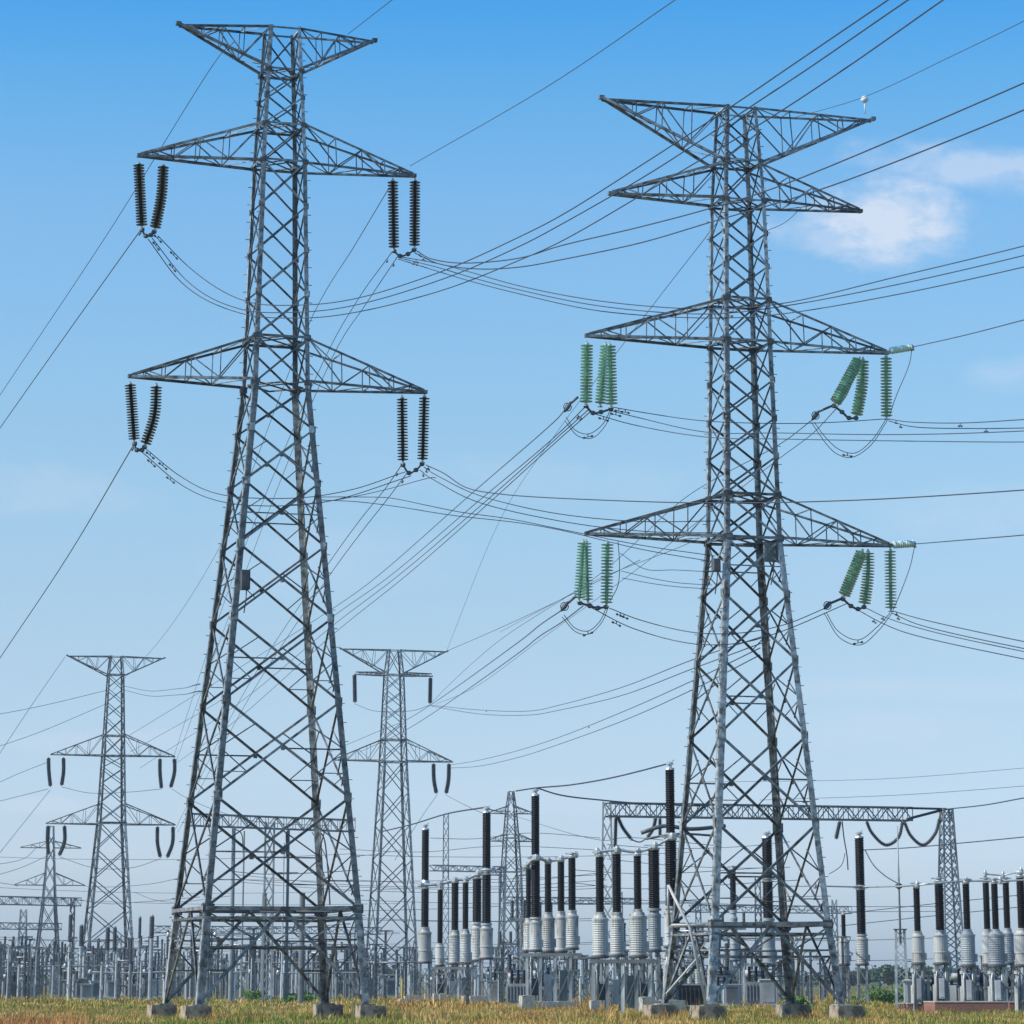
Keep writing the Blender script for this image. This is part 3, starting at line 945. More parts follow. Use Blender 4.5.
wire('left wire of the pair falling from the upper right strings behind the left tower', [A(T1, 392, 252), (357, 301, 190), (325, 358, 215), (225, 600, 360), (172, 762, 462)], .024, W1, spacers=(.06,))
wire('right wire of the pair falling from the upper right strings behind the left tower', [A(T1, 398, 256), (366, 304, 188), (333, 356, 215), (235, 600, 360), (176, 762, 462)], .024, W1, spacers=(.06,))
sweep = 'three wires sweeping under the left tower and over the right tower'
wire('uppermost of the three long wires sweeping up over the right tower\'s top', [A(T1, 158, 236), (190, 268, 158), (245, 301, 153), (300, 305, 149), (360, 297.5, 144), (440, 272, 139), (520, 236.5, 131), (560, 216, 127), (640, 166, 118), (735, 104, 108), (785, 70, 102), (888, 0, 90), (918, -20, 87)], .025, sweep, spacers=(.01, .05))
wire('middle of the three long wires sweeping up over the right tower\'s top', [A(T1, 152, 238), (185, 279, 158), (240, 309, 153), (300, 312, 149), (360, 304, 144), (440, 280, 139), (520, 246, 131), (560, 225, 127), (655, 170, 117), (750, 107, 107), (806, 70, 101), (908, 0, 90), (936, -18, 87)], .025, sweep, spacers=(.02, .06))
wire('lowest of the three long wires sweeping up over the right tower\'s top', [A(T1, 148, 239), (180, 281, 159), (240, 313, 154), (300, 318, 150), (360, 311.5, 145), (440, 291, 140), (520, 260, 132), (560, 242, 128), (680, 172, 115), (770, 118, 105), (843, 70, 98), (943, 0, 87), (970, -18, 84)], .025, sweep)
wire('upper of two wires from the left tower to the right edge crossing the upper arms', [A(T1, 417, 251), (432, 259, 158), (460, 263, 155), (520, 258, 149), (560, 246, 145), (640, 227, 139), (708, 209, 133), (780, 186, 126), (1024, 83, 105), (1065, 64, 101)], .03, W1, spacers=(.03,))
wire('lower of two wires from the left tower to the right edge crossing the upper arms', [A(T1, 415, 253), (440, 264, 158), (480, 269, 153), (520, 267, 149), (560, 260, 145), (640, 243, 139), (708, 223, 133), (825, 188, 123), (1024, 110, 105), (1065, 92, 101)], .03, W1, spacers=(.05,))
wire('top wire of the three rising at the right edge below the upper arms', [A(T1, 402, 257), (440, 264, 158), (470, 272, 156), (520, 286, 153), (600, 301, 148), (705, 309, 141), (779, 304, 136), (900, 276, 128), (1024, 246, 121), (1060, 236, 118)], .024, W1, spacers=(.05, .6))
wire('middle wire of the three rising at the right edge below the upper arms', [A(T1, 400, 258), (440, 268, 158), (470, 277, 156), (520, 290, 153), (600, 306, 148), (705, 314, 141), (768, 308.5, 137), (900, 284, 128), (1024, 255.5, 121), (1060, 246, 118)], .024, W1, spacers=(.05, .6))
wire('bottom wire of the three rising at the right edge below the upper arms', [A(T1, 398, 259), (470, 281, 158), (520, 294, 155), (600, 311, 149), (705, 318, 142), (768, 315.5, 138), (900, 294, 128), (1024, 267, 121), (1060, 258, 118)], .024, W1)
wire('upper jumper sagging between the left tower\'s lower string pairs', [A(T1, 146, 449), (180, 476, 158), (223, 495, 156), (297, 498, 156), (346, 491, 157), A(T1, 405, 472)], .023, W1, spacers=(.04, .12))
wire('lower jumper sagging between the left tower\'s lower string pairs', [A(T1, 142, 452), (180, 484, 158), (223, 502, 156), (270, 506, 156), (325, 502, 157), A(T1, 411, 476)], .023, W1, spacers=(.05, .15))
wire('third jumper from behind the left tower to its lower right strings', [A(T1, 290, 505, 2), (330, 501, 160), (380, 491, 159), (425, 479, 158), A(T1, 436, 478)], .02, W1)
wire('long flat wire from the left tower\'s lower right strings to the right edge', [A(T1, 426, 465), (445, 474, 158), (465, 487, 156), (500, 494, 153), (600, 500, 147), (720, 503, 140), (860, 500, 132), (1024, 490, 123), (1060, 487, 121)], .026, W1, spacers=(.02,))
wire('wire from the left tower\'s lower right strings ending behind the right tower\'s lower arm', [A(T1, 424, 467), (438, 476, 158), (470, 492, 157), (510, 504, 156), (560, 514, 156), (630, 521, 157), A(T2, 720, 521, 1)], .022, W1, spacers=(.06,))
wire('second wire dipping from the left tower\'s lower right strings to the right tower', [A(T1, 420, 470), (434, 480, 158), (475, 501, 157), (560, 521, 157), (640, 531, 158), A(T2, 720, 533, 1)], .022, W1, spacers=(.08,))
wire('wire from behind the left tower crossing low below its lower right strings', [A(T1, 320, 497, 2), (360, 497, 160), (390, 498, 159), (430, 506, 158), (460, 512, 158), (510, 519, 158), (560, 529, 158), (640, 545, 159), A(T2, 715, 556, 1.5)], .02, W1)
wire('lowest wire crossing from behind the left tower to the right tower', [A(T1, 320, 500, 2), (360, 502, 160), (400, 507, 159), (450, 515, 158), (520, 523, 158), (560, 530, 158), (640, 549, 159), A(T2, 715, 562, 1.5)], .02, W1)
wire('left wire of the pair falling from the lower right strings behind the left tower', [A(T1, 401, 466), (385, 489, 172), (360, 520, 188), (320, 576, 220), (240, 700, 330), (175, 830, 462)], .024, W1, spacers=(.05,))
wire('right wire of the pair falling from the lower right strings behind the left tower', [A(T1, 407, 473), (389, 497, 172), (360, 534, 188), (325, 582, 220), (245, 705, 330), (178, 832, 462)], .024, W1, spacers=(.05,))
bund = 'bundle of four wires falling left from the right tower'
wire('top wire of the bundle falling left from the right tower\'s middle strings', [A(T2, 564, 411), (555, 421, 164), (470, 495, 205), (374, 579, 265), (335, 607, 295), (239, 668, 370), (130, 735, 460)], .027, bund)
wire('second wire of the bundle falling left from the right tower\'s middle strings', [A(T2, 584, 408), (559, 433, 166), (475, 504, 205), (386, 579, 262), (335, 615, 295), (239, 689, 370), (130, 752, 460)], .027, bund, spacers=(.05,))
wire('third wire of the bundle falling left from the right tower\'s middle strings', [A(T2, 588, 410), (559, 436, 168), (478, 508, 205), (394, 579, 260), (336, 623, 295), (239, 703, 370), (140, 768, 460)], .027, bund, spacers=(.06,))
wire('lowest wire of the bundle falling left from the right tower\'s middle strings', [A(T2, 590, 412), (545, 452, 178), (489, 503, 200), (402, 579, 258), (337, 631, 295), (239, 718, 370), (175, 764, 460)], .027, bund)
wire('upper wire from the right tower\'s lower left strings down to the distant middle tower', [A(T2, 562, 610), (540, 625, 180), (520, 641, 200), (406, 720, 350), (379, 731, 390), (330, 752, 460)], .03, W2)
wire('lower wire from the right tower\'s lower left strings down to the distant middle tower', [A(T2, 583, 606), (562, 622, 172), (540, 636, 186), (520, 652, 205), (406, 730, 350), (360, 752, 440)], .03, W2)
loop = 'jumper loops hanging under the right tower\'s strings'
for lb, a_, b_ in (('middle left', [(566, 417), (575, 430), (588, 434), (602, 425), (611, 409)], [(565, 421), (578, 436), (592, 438), (605, 426), (612, 409)]),
                   ('middle right', [(814, 422), (826, 438), (840, 450), (855, 453), (872, 440), (885, 421)], [(811, 422), (828, 446), (837, 454), (851, 457.5), (870, 446), (887, 421)]),
                   ('lower left', [(564, 615), (575, 628), (588, 631), (600, 621), (606, 608)], [(562, 617), (576, 632), (589, 634), (602, 622), (608, 608)]),
                   ('lower right', [(826, 612), (838, 631), (858, 640), (877, 627), (890, 613)], [(824, 613), (840, 638), (860, 645), (879, 630), (892, 613)])):
    wire('inner shallower jumper loop under the %s green strings' % lb, [A(T2, *p) for p in a_], .02, loop, name='jumper_loop', cat='jumper', spacers=(.5,))
    wire('outer deeper jumper loop under the %s green strings' % lb, [A(T2, *p, .3) for p in b_], .02, loop, name='jumper_loop', cat='jumper')
wire('drop wire hanging from the pale middle right strain insulator', [A(T2, 912, 349), (908, 368, 160.5), (897, 394, 160.5), A(T2, 889, 417)], .02, loop, name='drop_wire')
wire('drop wire hanging from the pale lower right strain insulator', [A(T2, 915, 545), (909, 570, 160.5), (900, 594, 160.5), A(T2, 893, 610)], .02, loop, name='drop_wire')
wire('drop wire beside the single lower left green string', [A(T2, 618, 541), A(T2, 619.5, 565), A(T2, 618, 585), A(T2, 609, 603)], .02, loop, name='drop_wire')
wire('thin drop wire between the slanting and curved middle right strings', [A(T2, 858, 361), A(T2, 853, 380), A(T2, 845, 398), A(T2, 836, 408)], .02, loop, name='drop_wire')
wire('wire leaving the pale middle right strain insulator for the right edge', [A(T2, 913, 347), (970, 334, 142), (1024, 320, 130), (1060, 311, 124)], .024, W2, spacers=(.03,))
wire('wire leaving the pale lower right strain insulator for the right edge', [A(T2, 915, 544), (970, 539.5, 142), (1024, 535, 130), (1060, 531, 124)], .024, W2, spacers=(.03,))
wire('earth wire passing the white marker lamp up to the right edge', [A(T2, 790, 119), (864, 97, 145), (950, 57, 128), (1024, 21, 115), (1060, 2, 110)], .016, W2)
wire('short earth wire sagging from the upper right arm to the right tower\'s shaft', [A(T2, 802, 207, 1), (784, 223, 161), A(T2, 764, 232, 1)], .016, W2)
wire('earth wire falling left from the right tower\'s shaft toward the distant middle tower', [A(T2, 722, 216, 1.2), (709, 233, 163), (660, 296, 185), (618, 351, 208), (560, 428, 255), (500, 520, 340), A(T4, 447, 650)], .02, W2)
wire('jumper from the right tower\'s middle left strings behind the body to the upright right string', [A(T2, 612, 407), (640, 412, 159), (705, 421, 157), (780, 423.5, 157), (830, 422.5, 159), A(T2, 885, 419)], .023, W2, spacers=(.06, .1))
wire('long level wire from the middle left strings to the right edge, upper one', [A(T2, 608, 410), (640, 418, 158), (705, 432, 155), (780, 433, 151), (860, 434.5, 147), (940, 434, 142), (1024, 431, 137), (1060, 429, 135)], .023, W2, spacers=(.05,))
wire('long level wire from the middle left strings to the right edge, lowest one', [A(T2, 595, 414), (630, 424, 158), (705, 437, 155), (780, 439, 151), (900, 441, 145), (1024, 442, 138), (1060, 441, 136)], .023, W2, spacers=(.06,))
wire('topmost level wire leaving the middle right tip string for the right edge', [A(T2, 889, 419), (910, 422, 156), (960, 423, 148), (1024, 419.5, 138), (1060, 417, 133)], .023, W2, spacers=(.1, .5))
wire('second level wire leaving the middle right tip string for the right edge', [A(T2, 889, 421), (915, 427, 156), (980, 428.5, 146), (1024, 428, 139), (1060, 427, 134)], .023, W2, spacers=(.15, .55))
wire('upper wire falling left from the middle right strain clamp behind the right tower', [A(T2, 812, 420), (780, 444, 180), (708, 483, 215), (676, 505, 235), (600, 574, 290), (500, 640, 380), (452, 682, 440), A(T4, 431, 703)], .026, W2)
wire('lower wire falling left from the middle right strain clamp behind the right tower', [A(T2, 836, 409), (812, 434, 178), (780, 458, 196), (700, 520, 240), (640, 567, 280), (540, 640, 380), (470, 690, 440), A(T4, 436, 704)], .024, W2)
wire('upper jumper from the lower left strings behind the right tower to its lower right clamp', [A(T2, 609, 608), (640, 620, 159), (698, 633, 157), (740, 633, 157), (780, 626, 158), A(T2, 826, 608)], .024, W2, spacers=(.08, .12))
wire('lower jumper from the lower left strings behind the right tower to its lower right yoke', [A(T2, 592, 608), (632, 628, 159), (695, 644, 157), (740, 643, 157), (780, 632, 158), A(T2, 846, 604)], .024, W2, spacers=(.14,))
wire('top wire fanning right from the lower right tip string', [A(T2, 893, 611), (925, 620, 154), (1024, 641.5, 138), (1060, 648, 133)], .024, W2, spacers=(.08,))
wire('second wire fanning right from the lower right tip string', [A(T2, 892, 613), (920, 625, 155), (1024, 648.5, 138), (1060, 655, 133)], .024, W2, spacers=(.1,))
wire('third wire fanning right from the lower right tip string', [A(T2, 866, 608), (890, 619, 157), (930, 631, 152), (1024, 651.5, 139), (1060, 658, 134)], .022, W2, spacers=(.2,))
wire('lowest wire fanning right from the lower right yoke', [A(T2, 858, 610), (880, 622, 158), (904, 632, 155), (1024, 659, 138), (1060, 666, 133)], .024, W2, spacers=(.2,))
for i, (p, lb) in enumerate(((([(620, 553), (645, 569), (675, 570)]), 'upper'), (([(621, 571), (655, 579), (680, 583)]), 'middle'), (([(622, 578), (655, 584), (680, 587)]), 'lower'))):
    wire('%s of the short wires between the lower left string and the right tower body' % lb, [A(T2, *q, .5) for q in p] + [A(T2, 712, p[-1][1] + 2, 1)], .016, W2)
wire('slanting wire rising behind the right tower\'s lower left arm', [(500, 632, 330), (560, 600, 260), (603, 577, 220), (680, 547, 180), A(T2, 712, 532, 1.5)], .018, W2)
u = 'wires between the distant middle tower and the right tower'
wire('top wire sagging from the distant middle tower to the right tower\'s body', [A(T4, 430, 705), (480, 710, 420), (530, 711, 380), (560, 705, 350), (620, 688, 290), (692, 660, 220), A(T2, 770, 634, 3)], .035, u, spacers=(.2,))
wire('second wire sagging from the distant middle tower to the right tower\'s body', [A(T4, 431, 706), (480, 714, 420), (530, 715, 380), (560, 710, 350), (620, 696, 290), (692, 669, 220), A(T2, 770, 640, 3)], .035, u)
wire('third wire sagging from the distant middle tower\'s lower arm to the right tower', [A(T4, 450, 765), (480, 760, 420), (520, 750, 380), (560, 737, 340), (620, 713, 290), (692, 681, 220), A(T2, 760, 648, 3)], .033, u, spacers=(.6,))
wire('lowest wire sagging from the distant middle tower\'s lower arm to the right tower', [A(T4, 450, 768), (480, 766, 420), (520, 757, 380), (560, 744, 340), (620, 722, 290), (692, 690, 220), A(T2, 760, 655, 3)], .033, u)
faint = [
    ('earth wire from the distant left tower\'s top left tip to the left edge', [A(T3, 65, 657), (40, 693, 440), (0, 753, 410), (-30, 800, 390)]),
    ('faint wire from the distant left tower\'s body to the left edge, uppermost', [A(T3, 108, 690), (50, 704, 450), (0, 714, 430), (-30, 719, 420)]),
    ('faint wire from the distant left tower\'s body to the left edge, second down', [A(T3, 108, 703), (50, 728, 450), (0, 746, 430), (-30, 756, 420)]),
    ('faint wire from the distant left tower\'s upper left arm to the left edge', [A(T3, 48, 762), (20, 773, 450), (0, 782, 440), (-30, 794, 430)]),
    ('faint wire from below the distant left tower\'s upper left strings to the left edge', [A(T3, 48, 789), (20, 796, 450), (0, 801, 440), (-30, 807, 430)]),
    ('faint wire falling from the distant left tower\'s upper left strings to the lower left', [A(T3, 50, 790), (30, 815, 430), (10, 840, 400), (-20, 878, 370)]),
    ('faint wire right of the distant left tower\'s upper body', [A(T3, 124, 686), (150, 691, 420), (175, 689, 380), A(T1, 200, 684, 2)]),
    ('faint wire right of the distant left tower\'s body, just lower', [A(T3, 124, 690), (150, 696, 420), (175, 695, 380), A(T1, 200, 691, 2)]),
    ('faint wire from the distant left tower\'s upper right strings toward the tall tower', [A(T3, 172, 789), (185, 797, 440), (215, 810, 400), (260, 822, 360), (330, 826, 330)]),
    ('faint jumper under the distant left tower\'s upper arms', [A(T3, 62, 787), (90, 793, 457), (130, 792, 457), A(T3, 161, 789)]),
    ('faint jumper under the distant left tower\'s lower arms', [A(T3, 60, 857), (95, 868, 457), (130, 868, 457), A(T3, 160, 859)]),
    ('faint wire at the far left rising to the distant left tower\'s lower strings', [(-20, 880, 400), (20, 868, 430), A(T3, 47, 856)]),
    ('faint jumper under the distant middle tower\'s short beam', [A(T4, 355, 704), (375, 711, 457), (410, 711, 457), A(T4, 430, 705)]),
    ('faint wire from the distant middle tower\'s top right tip to the upper right', [A(T4, 447, 651), (500, 628, 410), (560, 600, 360), (640, 560, 300)]),
    ('faint drop from the distant middle tower\'s lower right strings to the yard, left one', [A(T4, 437, 795), (425, 812, 440), (410, 835, 420), (395, 860, 400)]),
    ('faint drop from the distant middle tower\'s lower right strings to the yard, right one', [A(T4, 446, 795), (463, 804, 420), (480, 812, 380), (487, 812, 300)]),
]
for lb, p in faint:
    wire(lb, p, .034, W3)

# ------------------------------------------------------------------ switchyard equipment
def mpp(Y):
    return Y / FOC                                     # metres per pixel on the horizon
def shed_profile(h, r, pitch):
    n = max(4, int(h / pitch))
    st = h / n
    pr = [(0, r * .8)]
    for i in range(n):
        big = r if i % 2 == 0 else r * .95
        pr += [(i * st + st * .12, r * .82), (i * st + st * .50, big), (i * st + st * .72, big * .97), (i * st + st * .84, r * .82)]
    pr.append((h, r * .8))
    return pr
def ct(px, Y, yt, yb, ytk, w_i, w_t, label, group, upper=None, tankm='tank', ribs=True, post=None, name='current_transformer', cat='transformer', support=True):
    """post insulator on a round tank: yt/yb rows of the black column, ytk the bottom row of the tank"""
    P = at(px, (yt + yb) / 2, Y)
    Z = lambda y: at(px, y, Y).z
    s = mpp(Y)
    ri, rt_ = w_i * s / 2, w_t * s / 2
    zt, zb, zk = Z(yt), Z(yb), Z(ytk)
    root = empty(name, (P.x, P.y, 0), 0, label, cat, group)
    up = lambda a: V((0, 0, a))
    mb = MB()
    mb.lathe(up(zb), up(zt), shed_profile(zt - zb, ri, 0.13), 14)
    mb.build('insulator_column', 'dark_ins', root)
    # tank with lid and rings
    h = zb - zk
    pr = [(0, rt_ * .85), (.03, rt_ * 1.06), (h * .05, rt_ * 1.06), (h * .06, rt_ * .96)]
    if ribs:
        n = max(4, int(h / 0.17))
        a0, a1 = h * .08, h * .80
        st = (a1 - a0) / n
        for i in range(n):
            pr += [(a0 + st * i, rt_ * .94), (a0 + st * (i + .35), rt_ * 1.0), (a0 + st * (i + .65), rt_ * 1.0)]
    else:
        pr += [(h * .3, rt_ * .97), (h * .31, rt_ * 1.03), (h * .34, rt_ * 1.03), (h * .35, rt_ * .97), (h * .78, rt_ * .96)]
    pr += [(h * .81, rt_ * 1.04), (h * .85, rt_ * 1.04), (h * .86, rt_ * .82), (h * .93, rt_ * .70), (h * .935, ri * 1.15), (h * .995, ri * 1.15)]
    mb = MB()
    mb.lathe(up(zk), up(zb), pr, 20)
    mb.box((rt_ * 1.02, -rt_ * .25, zk + h * .2), (rt_ * .35, rt_ * .5, h * .22))
    tk = mb.build('tank', tankm, root)
    mb = MB()
    mb.lathe(up(zk - .14), up(zk), [(0, rt_ * .9), (.05, rt_ * 1.12), (.14, rt_ * 1.12)], 16)
    mb.build('tank_flange', 'plate', root)
    # head
    mb = MB()
    mb.lathe(up(zt), up(zt + 1), [(0, ri * .95), (.10, ri * 1.05), (.14, ri * .7), (.24, ri * .55), (.26, ri * .9), (.34, ri * .9), (.38, ri * .3)], 12)
    if not upper:
        mb.bar((-ri * 1.6, 0, zt + .28), (ri * 1.6, 0, zt + .28), .07)
    mb.build('terminal_cap', 'cap', root)
    if upper:
        u0, u1 = Z(upper[1]), Z(upper[0])
        r2 = ri * (upper[2] if len(upper) > 2 else 0.95)
        mb = MB()
        mb.lathe(up(zt + .2), up(u0), [(0, ri * .8), ((u0 - zt - .2) * .5, ri * 1.25), (u0 - zt - .2, ri * .8)], 14)
        mb.box((0, 0, (zt + u0) / 2), (ri * 3.2, ri * 1.2, .12))
        mb.build('middle_flange', 'cap', root)
        mb = MB()
        mb.lathe(up(u0), up(u1), shed_profile(u1 - u0, r2, 0.13), 14)
        mb.build('upper_insulator', 'dark_ins', root)
        mb = MB()
        mb.lathe(up(u1), up(u1 + 1), [(0, r2), (.12, r2 * .9), (.14, r2 * .45), (.30, r2 * .4), (.32, r2 * .75), (.42, r2 * .75), (.5, r2 * .2)], 10)
        mb.bar((-.02, 0, u1 + .3), (.28, 0, u1 + .62), .06)
        mb.build('top_terminal', 'cap', root)
    if support:
        w = rt_ * .78
        for sx, sy in CORN:
            mb = MB()
            p, q = V((sx * w, sy * w, 0)), V((sx * w * .9, sy * w * .9, zk - .13))
            mb.plank(p, q, V((-sx, 0, 0)), .13, V((0, sy, 0)), .02)
            mb.plank(p, q, V((0, -sy, 0)), .13, V((sx, 0, 0)), .02)
            mb.build('support_leg', 'steel_yard', root)
        mb = MB()
        for k in range(4):
            a, b = CORN[k], CORN[(k + 1) % 4]
            p = lambda c, t: V((c[0] * w, c[1] * w, zk * t))
            mb.bar(p(a, .08), p(b, .5), .06)
            mb.bar(p(b, .5), p(a, .92), .06)
            mb.bar(p(a, .5), p(b, .5), .07)
        mb.build('support_bracing', 'steel_yard', root)
        if support == 'box':
            mb = MB()
            mb.box((-w * .2, -w * 1.35, zk * .48), (w * .9, w * .5, zk * .42))
            mb.box((-w * .2, -w * 1.62, zk * .48), (w * .7, .02, zk * .36))
            mb.build('control_box', 'cabinet', root)
            mb = MB()
            mb.box((w * .75, -w * .4, zk * .30), (w * .7, w * .9, zk * .34))
            mb.box((w * .75, -w * .4, zk * .50), (w * .8, w, .05))
            mb.build('drive_box', 'dark_cab', root)
            mb = MB()
            mb.lathe((-w * .9, w * .5, 0), (-w * .9, w * .5, 9), [(0, .22), (zk * .55, .22), (zk * .56, .12), (zk * .8, .12), (zk * .81, .2), (zk * .88, .2)], 10)
            mb.build('gas_cylinder', 'tank', root)
            mb = MB()
            mb.tube([(-w * 1.1, -w * 1.2, 0), (-w * 1.1, -w * 1.2, zk * .7), (-w * .7, -w * .6, zk * .93)], .05, 6)
            mb.tube([(w * .5, -w * .9, 0), (w * .5, -w * .9, zk * .5), (w * .6, -w * .6, zk * .9)], .05, 6)
            mb.build('conduit', 'steel_light', root)
    return root

GA, GBk, GC, GF = 'black topped transformers of the farther left row', 'black topped transformers of the middle row', 'black topped transformers of the nearer row beside the right tower', 'black topped transformers at the right edge'
DA, DB, DC, DF = 275, 222, 194, 199
ct(425, DA + 4, 889, 927, 962, 8.2, 13, 'tall two-stage unit at the left end of the farther row', GA, upper=(830, 880), tankm='tank', ribs=False)
ct(440, DA - 4, 890, 943, 965, 5.5, 9, 'slimmest unit of the farther row, low tank, second from left', GA, tankm='tank', ribs=False, support=False)
ct(455, DA, 883, 930, 963, 7.6, 12, 'third unit from the left in the farther row', GA, support=False)
ct(465.5, DA - 8, 883, 929, 963, 6.4, 11, 'fourth unit from the left in the farther row, pale ribbed tank', GA, support=False)
ct(477, DA + 8, 879, 922, 960, 9.5, 12, 'thick fifth unit from the left in the farther row', GA)
ct(486.5, DA - 6, 875, 923, 958, 9.6, 13, 'tall two-stage unit at the right end of the farther row', GA, upper=(813, 868, .92), ribs=False)
ct(528.5, DB + 12, 869, 918, 950, 5.6, 10, 'slim black unit half hidden at the left end of the middle row', GBk, support=False)
ct(535.5, DB, 860, 917, 950, 9.8, 12.5, 'tall two-stage unit of the middle row', GBk, upper=(796, 856, .9), support=False)
ct(548, DB + 2, 864, 912, 951, 7.2, 13, 'third unit of the middle row, right beside the tall one', GBk, support=False)
ct(561, DB + 4, 862, 911, 951, 7.4, 12, 'fourth unit of the middle row', GBk, ribs=False, support=False)
ct(572, DB - 2, 858, 910, 948, 8, 12.5, 'right end unit of the middle row', GBk, support=False)
ct(599.8, DC, 857, 912, 956, 8.8, 16, 'broad ribbed unit at the left end of the nearer row', GC, support=False)
ct(616.8, DC + 4, 854, 912, 955, 9.2, 14, 'second unit of the nearer row', GC, support=False)
ct(637.6, DC - 4, 856, 909, 956, 8.2, 17.5, 'strongly ribbed wide unit third in the nearer row', GC, support=False)
ct(654, DC + 10, 850, 908, 950, 12, 13, 'thick black unit behind the fourth place of the nearer row', GC, tankm='tank_blue')
ct(671, DC + 2, 840, 906, 946, 12.5, 15, 'tallest two-stage unit beside the right tower\'s left leg', GC, upper=(770, 833, .78), ribs=False, support='box')
ct(861, 262, 890, 934, 964, 9.6, 12.5, 'tall two-stage unit standing alone right of the right tower', GF, upper=(838, 885, 1.0))
ct(843.5, 268, 915, 937, 964, 4.6, 11, 'short thin-topped unit behind the right tower\'s right leg', GF, ribs=False)
ct(768, 268, 882, 918, 965, 11, 13, 'tall two-stage unit seen through the right tower\'s body', GF, upper=(838, 876, 1.0), tankm='tank_blue', ribs=False)
ct(733, 275, 870, 910, 960, 6.5, 8, 'slender unit seen through the left half of the right tower\'s base', GF, tankm='tank_blue', ribs=False)
ct(917, DF + 1, 888, 931, 963, 7.0, 13, 'left end unit on the red brick plinth', GF, ribs=False, support='box')
ct(939.5, DF + 8, 883, 930, 963, 9.4, 15, 'second unit on the brick plinth, in front of the lattice column', GF, tankm='tank', ribs=False, support='box')
ct(966.5, DF, 884, 929, 965, 7.4, 14.5, 'third unit on the brick plinth, ribbed bluish tank', GF, tankm='tank_blue', support='box')
ct(986.5, DF + 10, 883, 929, 964, 7, 12, 'left unit of the close black pair on the brick plinth', GF, ribs=False)
ct(995, DF - 2, 884, 929, 965, 7.2, 16.5, 'right unit of the close black pair on the brick plinth', GF, tankm='tank_blue', support='box')
ct(1006.5, DF + 6, 883, 928, 963, 7, 12, 'second unit from the right edge on the brick plinth', GF, tankm='tank_blue')
ct(1021, DF + 2, 878, 928, 965, 8.5, 16, 'unit cut by the right edge of the picture', GF, ribs=False, support='box')

# shared steel platforms
def platform(Y, x0, x1, ytop, posts, label, depth=1.6, braces=True):
    c = at((x0 + x1) / 2, ground_y(Y), Y)
    root = empty('equipment_platform', (c.x, c.y, 0), 0, label, 'platform', 'steel platforms carrying the transformers')
    z = at(x0, ytop, Y).z - 0.145
    s = mpp(Y)
    X = lambda px: (px - (x0 + x1) / 2) * s
    mb = MB()
    for y in (-depth / 2, 0, depth / 2):
        mb.box((0, y, z - .11), ((x1 - x0) * s, .12, .22))
    for i in range(len(posts) + 3):
        t = i / (len(posts) + 2)
        mb.box((X(x0 + (x1 - x0) * t), 0, z - .16), (.12, depth - .14, .14))
    mb.build('deck_frame', 'steel_yard', root)
    for i, px in enumerate(posts):
        for y in (-depth / 2, depth / 2):
            mb = MB()
            w = .20
            mb.box((X(px), y, (z - .22) / 2), (.03, w, z - .22))
            mb.box((X(px) - .1, y, (z - .22) / 2), (.17, .03, z - .22))
            mb.box((X(px), y, .02), (.4, .4, .04))
            mb.build('support_post', 'steel_light' if i % 2 == 0 and y < 0 else 'steel_yard', root)
    if braces:
        mb = MB()
        for a, b in zip(posts, posts[1:]):
            mb.bar((X(a), -depth / 2 - .06, z * .15), (X(b), -depth / 2 - .06, z * .75), .06)
            mb.bar((X(a), depth / 2 + .06, z * .8), (X(b), depth / 2 + .06, z * .2), .06)
        mb.build('cross_bracing', 'steel_yard', root)
    # boxes, pipes and drive gear below the deck
    for i, (a, b) in enumerate(zip(posts, posts[1:])):
        mb = MB()
        xm = X((a + b) / 2)
        hh = z * (.30 + .15 * (i % 3))
        mb.box((xm, -depth * .25, z * .40), ((X(b) - X(a)) * .48, .45, hh))
        mb.box((xm, -depth * .25 - .24, z * .40), ((X(b) - X(a)) * .38, .03, hh * .8))
        mb.build('control_box', ('dark_cab', 'cabinet', 'steel_yard')[i % 3], root)
        mb = MB()
        mb.tube([(xm + .2, .2, 0), (xm + .2, .2, z * .6), (xm + .05, .1, z - .2)], .06, 6)
        mb.tube([(xm - .28, -.5, z * .12), (xm - .28, -.5, z - .2)], .04, 6)
        mb.build('conduit', 'steel_light', root)
    return root
platform(DA - 2, 432, 473, 965, [435, 447, 459, 469], 'low steel platform under the farther left row')
platform(DB, 523, 581, 951, [529, 542, 556, 571], 'tall steel platform under the middle row')
platform(DC, 592, 656, 957, [596, 609, 624, 637, 650], 'wide steel platform under the nearer ribbed units')

# tubular busbars and terminal links
def busbar(pts, r, label, m='cap', clamps=True):
    P = [at(*p) for p in pts]
    b = P[0]
    root = empty('busbar', b, 0, label, 'busbar', 'tubular busbars over the transformers')
    mb = MB()
    mb.tube(spline([p - b for p in P], 4), r, 8)
    mb.build('conductor_tube', m, root)
    if clamps:
        for p in P:
            mb = MB()
            q = p - b
            mb.lathe(q - V((0, 0, .2)), q + V((0, 0, .25)), [(0, r * 1.6), (.1, r * 2.4), (.3, r * 2.4), (.45, r)], 8)
            mb.build('clamp', 'cap', root)
    return root
busbar([(421, 885, DA), (440, 884, DA), (455, 880, DA), (466, 879, DA), (478, 874, DA), (492, 869, DA)], .13, 'bright lumpy busbar along the tops of the farther row')
busbar([(526, 866, DB), (536, 858, DB - 1), (548, 861, DB), (561, 859, DB), (575, 855, DB)], .10, 'bright busbar along the tops of the middle row')
busbar([(597, 852, DC), (617, 850, DC), (638, 852, DC), (655, 846, DC), (672, 837, DC)], .08, 'busbar along the tops of the nearer row')
busbar([(641, 833, DC + 3), (664, 826, DC + 3), (690, 829, DC + 3), (725, 826, DC + 4)], .12, 'thick dark busbar running from the tallest unit in behind the right tower', 'plate', False)
